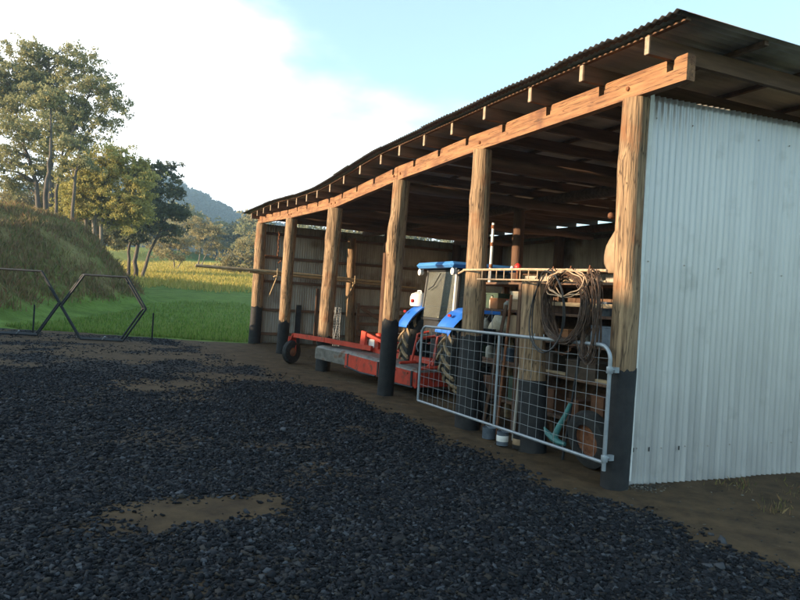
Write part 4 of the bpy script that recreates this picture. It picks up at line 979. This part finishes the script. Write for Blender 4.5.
# pale pebbles at the foot of the wall corner + loose stones on dirt
X = np.concatenate([rg.normal(.30, .14, 260), rg.uniform(-.9, 3, 500), rg.uniform(-.8, 1.5, 300)]); Y = np.concatenate([rg.normal(-.12, .07, 260), rg.uniform(-3, 0, 500), rg.uniform(0, 12, 300)])
pv, pf = stones_mesh(X, Y, rg, .006, .018)
pm = island_leaf('loose_stones', [(.03,.028,.026), (.05,.042,.035), (.08,.07,.055), (.22,.2,.16)], 0)
link_mesh('loose_stones', pv, pf, pm, kind='stuff', label='small pale loose stones scattered on the dirt', category='stones')

# ================================================================== TREES
def tube_np(P, r, n=6):
    P = np.asarray(P, float); r = np.asarray(r, float); m = len(P)
    T = np.gradient(P, axis=0); T /= np.linalg.norm(T, axis=1)[:, None]+1e-9
    up = np.where(np.abs(T[:, 2:3]) < .9, np.array([[0, 0, 1.]]), np.array([[1., 0, 0]]))
    A = np.cross(T, up); A /= np.linalg.norm(A, axis=1)[:, None]+1e-9; B = np.cross(A, T)
    an = np.arange(n)*math.tau/n
    V = P[:, None]+(A[:, None]*np.cos(an)[None, :, None]+B[:, None]*np.sin(an)[None, :, None])*r[:, None, None]
    I = np.arange(m*n).reshape(m, n)
    F = np.stack([I[:-1], np.roll(I[:-1], -1, 1), np.roll(I[1:], -1, 1), I[1:]], -1).reshape(-1, 4)
    return V.reshape(-1, 3), F
def tree(name, base, stems, ells, label, leaf_m, bark_m, seed, nclump=70, nleaf=260, lsz=.16, clr=.85, group=None, cat='tree', droop=.35, r0=.22):
    """stems: list of polylines (world-relative to base); ells: crown lobes (centre, radii) relative to base"""
    rg = np.random.default_rng(seed); base = np.array(base, float)
    t = thing(name, base, label, cat, group)
    TV, TF, off = [], [], 0
    def addt(P, r, n=6):
        nonlocal off
        v, f = tube_np(P, r, n); TV.append(v); TF.append(f+off); off += len(v)
    dense = []
    for si, st in enumerate(stems):
        st = np.array(st, float); m = 14; u = np.linspace(0, 1, m); s = np.linspace(0, 1, len(st))
        P = np.stack([np.interp(u, s, st[:, k]) for k in range(3)], -1); Lh = np.linalg.norm(st[-1]-st[0])
        P[1:-1, 0] += rg.normal(0, .004*Lh, m-2); P[1:-1, 1] += rg.normal(0, .004*Lh, m-2)
        P[0, 2] -= .6
        rr = r0*(1-.78*u)*(1 if si == 0 else .8); rr[0] *= 1.25; addt(P, rr, 9); dense += [(p, q) for p, q in zip(P[4:], rr[4:])]
    DP = np.array([d[0] for d in dense]); DR = np.array([d[1] for d in dense])
    vol = np.array([np.prod(e[1]) for e in ells]); vol = vol**.75; vol /= vol.sum()
    LV = []
    for k in range(nclump):
        e = ells[rg.choice(len(ells), p=vol)]
        d = rg.normal(size=3); d /= np.linalg.norm(d); rad = rg.random()**.42
        c = np.array(e[0])+d*rad*np.array(e[1])
        # limb
        dd = np.linalg.norm((DP-c)*np.array([1, 1, 1.0])+np.array([0, 0, .0]), axis=1)+np.maximum(0, DP[:, 2]-c[2]+.3)*1.4
        j = int(np.argmin(dd)); a = DP[j]; u = np.linspace(0, 1, 6)[:, None]
        mid = np.array([0, 0, 1.])*np.linalg.norm(c-a)*.12
        P = a+(c-a)*u+mid*np.sin(u*math.pi)+rg.normal(0, .03*np.linalg.norm(c-a), (6, 3))*np.sin(u*math.pi)
        r1 = min(DR[j]*.6, .02+.014*np.linalg.norm(c-a)); addt(P, np.linspace(r1, r1*.25, 6), 5)
        # sub twigs
        s = clr*rg.uniform(.55, 1.25); nl = int(nleaf*rg.uniform(.5, 1.3)*(s/clr)**1.5)
        g = rg.normal(size=(nl, 3)); g /= np.linalg.norm(g, axis=1)[:, None]; g *= (rg.random(nl)[:, None]**.5)
        pos = c+g*np.array([s, s, s*.62]); pos[:, 2] -= droop*s*(g[:, 0]**2+g[:, 1]**2)
        # sub-clustering for a broken edge
        sub = rg.normal(0, s*.62, (9, 3))*np.array([1, 1, .6]); w = rg.integers(0, 9, nl); pos = c+(pos-c)*.5+sub[w]
        a1 = rg.normal(size=(nl, 3)); a1[:, 2] -= .5; a1 /= np.linalg.norm(a1, axis=1)[:, None]
        b1 = np.cross(a1, rg.normal(size=(nl, 3))); b1 /= np.linalg.norm(b1, axis=1)[:, None]
        ls = lsz*rg.uniform(.6, 1.3, nl)[:, None]
        q = np.stack([pos-a1*ls, pos+b1*ls*.42, pos+a1*ls, pos-b1*ls*.42], 1); LV.append(q.reshape(-1, 3))
    LV = np.concatenate(LV); LF = np.arange(len(LV)).reshape(-1, 4)
    tr1 = link_mesh('trunk', np.concatenate(TV)+base, np.concatenate(TF), bark_m, t, smooth='all')
    link_mesh('crown', LV+base, LF, leaf_m, t)
    return t
RX = np.array([RGT[0], RGT[1], 0]); FX = np.array([FWD[0], FWD[1], 0])
def gz_at(cx, cz):
    p = fr(cx, cz); return float(ground_h(p[0], p[1]))
def planted(cx, cz): p = fr(cx, cz); p[2] = gz_at(cx, cz)-.1; return p
def rel(cx, cz, base): # crown lobe centre in (right, up, depth) metres -> world offset
    return lambda r, u, d=0: RX*(r-cx)+FX*d+np.array([0, 0, 1.])*(u-base[2])
def E(px, py, rx, ry, D, cx, b, dd=0, dr=None):
    """lobe given by bearing, altitude (degrees-free slopes) and distance; returns centre offset and radii"""
    k = D/678.; a = (px-400)*k; up = 1.6-(py-300-(px-400)*.0612)*k
    cen = RX*(a-cx)+FX*dd+np.array([0, 0, up-b[2]]); return (cen, (rx*k, (dr or rx*.8)*k, ry*k))
def S(D, cx, b, *pts):
    k = D/678.; return [RX*((px-400)*k-cx)+FX*dd+np.array([0, 0, 1.6-(py-300-(px-400)*.0612)*k-b[2]]) for px, py, dd in pts]
def mk(name, D, pxb, lobes, stems, label, lm, bm_, seed, **kw):
    cx = (pxb-400)*D/678.; b = planted(cx, D)
    ells = [E(*l, D, cx, b, dd=random.uniform(-1, 1)*l[2]*D/678*.3) for l in lobes]
    st = []
    for s in stems:
        q = S(D, cx, b, *[(x, y, 0) for x, y in s]); q[0] = np.array([q[0][0], q[0][1], 0.0]); st.append(q)
    return mk_copy_guard(tree(name, b, st, ells, label, lm, bm_, seed, **kw))
def mk_copy_guard(t): return t
mk('eucalypt', 52, 46, [(30,62,26,22),(58,62,24,20),(78,82,24,18),(98,92,17,12),(107,106,12,9),(40,95,30,22),(70,112,26,20),(92,122,18,10),(5,70,35,30),(-25,90,30,35),(15,125,34,28),(48,138,22,16),(72,140,16,9),(0,165,28,24),(36,170,16,12),(95,140,8,5)],
   [[(46,230),(44,180),(42,140),(38,90),(34,60)], [(50,230),(54,170),(66,125),(78,90)], [(38,232),(32,190),(14,140),(0,90)], [(56,230),(66,180),(74,140),(92,112)]],
   'tall grey-green eucalypt with a broken open crown at the left edge of the photo', leaf_euc, bark, 1, nclump=310, nleaf=260, lsz=.115, clr=.72, r0=.28)
mk('bushy_tree', 46, 92, [(110,160,26,12),(88,168,24,14),(125,172,22,16),(72,182,18,14),(98,190,30,16),(128,192,18,16),(80,206,24,14),(112,214,26,16),(138,208,12,14),(66,165,10,7),(60,215,14,12)],
   [[(92,250),(91,215),(95,190),(108,165)], [(96,250),(98,220),(112,200),(126,178)], [(86,250),(82,215),(76,190),(72,175)]],
   'rounded yellow-green tree lit by low sun in front of the taller eucalypts', leaf_gold, bark_pale, 2, nclump=210, nleaf=300, lsz=.095, clr=.60, r0=.19)
mk('spreading_tree', 58, 136, [(152,166,15,10),(139,176,16,12),(164,176,14,12),(154,190,20,12),(170,192,7,7),(140,204,22,14),(160,208,16,12),(145,226,22,12),(166,228,12,9),(128,232,18,10),(172,214,6,6),(116,226,14,12)],
   [[(134,285),(134,250),(140,225),(150,190),(155,172)], [(128,285),(126,250),(130,225),(140,200)], [(140,285),(148,250),(160,222),(170,195)]],
   'dark green spreading tree with several leaning trunks right of the yellow-green tree', leaf_dark, bark, 3, nclump=120, nleaf=330, lsz=.13, clr=.72, r0=.20)
mk('eucalypt', 66, 70, [(60,200,26,16),(85,225,26,18),(40,215,22,20),(20,205,26,24),(110,238,14,10),(62,232,18,14)],
   [[(70,262),(68,230),(64,205),(60,190)], [(48,262),(46,225),(36,205)], [(90,262),(88,235),(88,215)]],
   'dusky olive tree filling the gap behind the yellow-green tree and the bank', leaf_olive, bark, 4, nclump=110, nleaf=260, lsz=.17, clr=1.0, r0=.2)
# bare stems standing on top of the bank
for i, (px, D, top, lab) in enumerate(((41, 40, 95, 'thick dark bare trunk standing at the top of the bank near the left edge'), (51, 43, 120, 'slim dark trunk on the bank beside the thick one'), (67, 41, 140, 'dark leaning trunk on the bank in front of the yellow-green tree'))):
    mk('eucalypt', D, px, [(px-4, top+6, 12, 14), (px+8, top+22, 10, 8), (px-12, top+30, 9, 8)], [[(px, 225), (px-1+i, 185), (px+1+2*i, 150), (px-2+3*i, top)]], lab, leaf_euc, bark, 30+i, nclump=14, nleaf=200, lsz=.11, clr=.55, r0=.17 if i == 0 else .12)
small = [(86, 173, [(172,236,15,9),(162,246,12,9),(184,246,13,9),(172,254,18,6)], [[(173,290),(173,268),(170,248)],[(172,290),(176,268),(184,252)]], 'pale olive tree nearest the spreading tree at the edge of the golden field'),
         (92, 196, [(198,226,14,9),(208,234,13,9),(190,238,11,8),(202,245,16,7)], [[(195,287),(197,262),(198,235)],[(196,287),(201,262),(209,240)]], 'taller pale olive tree standing alone in the golden field'),
         (82, 236, [(240,242,15,9),(228,254,12,11),(250,256,14,12),(236,266,18,9),(248,272,12,8)], [[(238,292),(238,268),(240,248)],[(234,292),(230,268),(227,255)]], 'olive-brown bushy tree just left of the far corner of the shed'),
         (84, 266, [(262,238,16,9),(270,252,16,11),(258,262,14,12),(276,268,18,11)], [[(266,292),(266,268),(266,245)]], 'olive-brown tree half hidden by the far corner post of the shed')]
for i, (D, px, lo_, st, lab) in enumerate(small):
    mk('paddock_tree', D, px, lo_, st, lab, leaf_olive, bark_pale, 50+i, nclump=48, nleaf=150, lsz=.14, clr=.75, group='pale olive trees along the golden field', r0=.16)
# tree line at the foot of the hill: three patterns copied
protos = []
for k in range(3):
    cx, cz = [(-62, 150), (-46, 158), (-38, 150)][k]
    b = planted(cx, cz); rgk = np.random.default_rng(80+k)
    ells = [(np.array([rgk.uniform(-2.4, 2.4), rgk.uniform(-2, 2), rgk.uniform(3, 8)]), (2.3, 2.3, 1.7)) for q in range(6)]
    protos.append(tree('valley_tree', b, [[(0,0,0), (.1,.1,3), (0,0,7)], [(0,0,0), (.8,.5,3), (1.5,.6,6)]], ells, '', [leaf_dark, leaf_olive, leaf_euc][k], bark, 80+k, nclump=46, nleaf=70, lsz=.34, clr=1.25, group='distant trees in a line at the foot of the hill', r0=.2))
rg = np.random.default_rng(99); cnt = 0
for i in range(64):
    cx = -74+i*2.1+rg.uniform(-.8, .8); cz = 150+rg.uniform(-14, 22)+abs(cx+40)*.15
    o = protos[i % 3] if i < 3 else copy_tree(protos[i % 3])
    o.location = Vector(planted(cx, cz)); o.rotation_euler = (0, 0, rg.random()*6.28) if i >= 3 else (0, 0, 0); s = rg.uniform(.7, 1.35); o.scale = (s, s, s*rg.uniform(.8, 1.15))
    o['label'] = 'distant bushy tree in the line at the foot of the blue hill'
# ================================================================== HILL
def hill_h(az, d):
    """ridge seen as slope above the eye for a bearing az = cx/cz"""
    px = az*678+400
    ridge = np.interp(px, [-900,-400,-100,60,120,150,180,193,214,232,257,300,380,520,800,1200,1700], [300,250,215,178,172,177,190,197,209,217.5,226,238,250,262,250,262,310])
    alt = -(ridge-300-(px-400)*.0612)/678
    D0 = 640.
    crest = 1.6+alt*D0
    t = np.clip((d-330)/(D0-330), 0, 1.0); back = np.clip((d-D0)/500, 0, 1)
    g = 12.5
    return g+(crest-g)*(t**1.15)*(1-back*.9)
azs = np.concatenate([np.linspace(-2.2, -.7, 30), np.linspace(-.7, .1, 160), np.linspace(.11, 2.2, 50)]); ds = np.concatenate([np.linspace(325, 660, 40), np.linspace(680, 1150, 14)])
A, B = np.meshgrid(azs, ds, indexing='ij')
Z = hill_h(A, B)+fbm(A*30, B*.02, 61)*4*sst(330, 420, B)
X = CAM[0]+RGT[0]*A*B+FWD[0]*B; Y = CAM[1]+RGT[1]*A*B+FWD[1]*B
V = np.stack([X, Y, Z-1.0], -1).reshape(-1, 3); n_, m_ = A.shape; I = np.arange(n_*m_).reshape(n_, m_); F = np.stack([I[:-1, :-1], I[1:, :-1], I[1:, 1:], I[:-1, 1:]], -1).reshape(-1, 4)
hillm = mat('hill_scrub', (.03,.045,.022), (.07,.08,.04), .05, .95)
link_mesh('hill', V, F, hillm, smooth='all', kind='structure')
rg = np.random.default_rng(123); nb = 5200
az = np.where(rg.random(nb) < .72, rg.uniform(-.48, -.12, nb), rg.uniform(-1.2, .6, nb)); dd_ = 340+rg.random(nb)*320
zz = hill_h(az, dd_)+fbm(az*30, dd_*.02, 61)*4-1.0
px_, py_ = CAM[0]+RGT[0]*az*dd_+FWD[0]*dd_, CAM[1]+RGT[1]*az*dd_+FWD[1]*dd_
nl = 42; cen = np.stack([px_, py_, zz+3.6*rg.uniform(.7, 1.4, nb)], -1)
g = rg.normal(size=(nb, nl, 3)); g /= np.linalg.norm(g, axis=2)[..., None]; sz = rg.uniform(2.0, 4.0, nb)[:, None, None]
pos = cen[:, None]+g*sz*np.array([1, 1, 1.15])*(rg.random((nb, nl, 1))**.3)
a1 = rg.normal(size=(nb, nl, 3)); a1 /= np.linalg.norm(a1, axis=2)[..., None]; b1 = np.cross(a1, rg.normal(size=(nb, nl, 3))); b1 /= np.linalg.norm(b1, axis=2)[..., None]
ls = .85*rg.uniform(.6, 1.3, (nb, nl, 1)); q = np.stack([pos-a1*ls, pos+b1*ls, pos+a1*ls, pos-b1*ls], 2).reshape(-1, 3)
link_mesh('hillside_forest', q, np.arange(len(q)).reshape(-1, 4), leaf_far, kind='stuff', label='dense eucalypt forest covering the distant hill', category='forest')

# ================================================================== LIGHT, SKY
SUN_EL = R(10.5); sx, sy = -.998, .06; SUN_AZ = math.atan2(sx, sy)
world = bpy.data.worlds.new('World'); scene.world = world; world.use_nodes = True
nt = world.node_tree; N = nt.nodes; L = nt.links; bg = N['Background']
sky = N.new('ShaderNodeTexSky'); sky.sky_type = 'NISHITA'; sky.sun_disc = False; sky.sun_elevation = SUN_EL; sky.sun_rotation = SUN_AZ
sky.air_density = 1.0; sky.dust_density = .6; sky.ozone_density = 1.2; sky.altitude = 100
tc = N.new('ShaderNodeTexCoord'); mp = N.new('ShaderNodeMapping'); mp.inputs['Scale'].default_value = (1, 1, 2.2); mp.inputs['Location'].default_value = (.55, .3, .2); L.new(tc.outputs['Generated'], mp.inputs['Vector'])
cn = N.new('ShaderNodeTexNoise'); cn.inputs['Scale'].default_value = 1.7; cn.inputs['Detail'].default_value = 7; cn.inputs['Roughness'].default_value = .52; L.new(mp.outputs[0], cn.inputs['Vector'])
cr = N.new('ShaderNodeMapRange'); cr.inputs['From Min'].default_value = .42; cr.inputs['From Max'].default_value = .66; cr.interpolation_type = 'SMOOTHSTEP'; cr.inputs['To Min'].default_value = .10
dt = N.new('ShaderNodeVectorMath'); dt.operation = 'DOT_PRODUCT'; L.new(tc.outputs['Generated'], dt.inputs[0]); dt.inputs[1].default_value = Vector(FWD*.75-RGT*.50+np.array([0,0,-.45])).normalized()
cm = N.new('ShaderNodeMath'); cm.operation = 'MULTIPLY_ADD'; L.new(dt.outputs['Value'], cm.inputs[0]); cm.inputs[1].default_value = 1.8; cm.inputs[2].default_value = -1.02
ca_ = N.new('ShaderNodeMath'); ca_.operation = 'ADD'; L.new(cm.outputs[0], ca_.inputs[0]); L.new(cn.outputs['Fac'], ca_.inputs[1]); L.new(ca_.outputs[0], cr.inputs['Value'])
mx = N.new('ShaderNodeMix'); mx.data_type = 'RGBA'; L.new(cr.outputs[0], mx.inputs[0]); tm = N.new('ShaderNodeMix'); tm.data_type = 'RGBA'; tm.blend_type = 'MULTIPLY'; tm.inputs[0].default_value = 1; L.new(sky.outputs[0], tm.inputs[6]); tm.inputs[7].default_value = (.90, 1.09, 1.08, 1); L.new(tm.outputs[2], mx.inputs[6]); mx.inputs[7].default_value = (6.6, 6.7, 6.8, 1)
L.new(mx.outputs[2], bg.inputs['Color']); bg.inputs['Strength'].default_value = .10
sl = bpy.data.lights.new('sun', 'SUN'); sl.energy = 4.3; sl.angle = R(.55); sl.color = (1.0, .76, .50)
so_ = bpy.data.objects.new('sun', sl); COL.objects.link(so_); so_.location = (-40, 10, 30)
sd = Vector((sx*math.cos(SUN_EL), sy*math.cos(SUN_EL), math.sin(SUN_EL))); so_.rotation_euler = sd.to_track_quat('Z', 'Y').to_euler()
hz = MB().box((0, 600, 54), (5200, 5200, 172)).build('haze', None, kind='stuff', label='thin pale air haze over the valley', category='haze')
hm = bpy.data.materials.new('air_haze'); hm.use_nodes = True; hm.node_tree.nodes.remove(hm.node_tree.nodes['Principled BSDF'])
hv = hm.node_tree.nodes.new('ShaderNodeVolumePrincipled'); hv.inputs['Color'].default_value = (.50, .76, 1, 1); hv.inputs['Density'].default_value = .0007; hv.inputs['Anisotropy'].default_value = .3
hm.node_tree.links.new(hv.outputs[0], hm.node_tree.nodes['Material Output'].inputs['Volume']); hz.data.materials.append(hm)
# ================================================================== CAMERA
cd = bpy.data.cameras.new('camera'); cam = bpy.data.objects.new('camera', cd); COL.objects.link(cam); scene.camera = cam
cd.sensor_width = 36; cd.lens = 678/800*36; cd.clip_start = .1; cd.clip_end = 6000
f = Vector(FWD); r_ = Vector(RGT); u_ = Vector((0, 0, 1))
cu = u_*math.cos(ROLL)-r_*math.sin(ROLL); cr_ = r_*math.cos(ROLL)+u_*math.sin(ROLL)
Mx = Matrix((cr_, cu, -f)).transposed().to_4x4(); Mx.translation = Vector(CAM); cam.matrix_world = Mx
scene.view_settings.view_transform = 'Standard'; scene.view_settings.look = 'None'; scene.view_settings.gamma = 1; scene.view_settings.exposure = 2.0
scene.view_settings.use_curve_mapping = False
scene.cycles.max_bounces = 7; scene.cycles.diffuse_bounces = 4; scene.cycles.transparent_max_bounces = 8
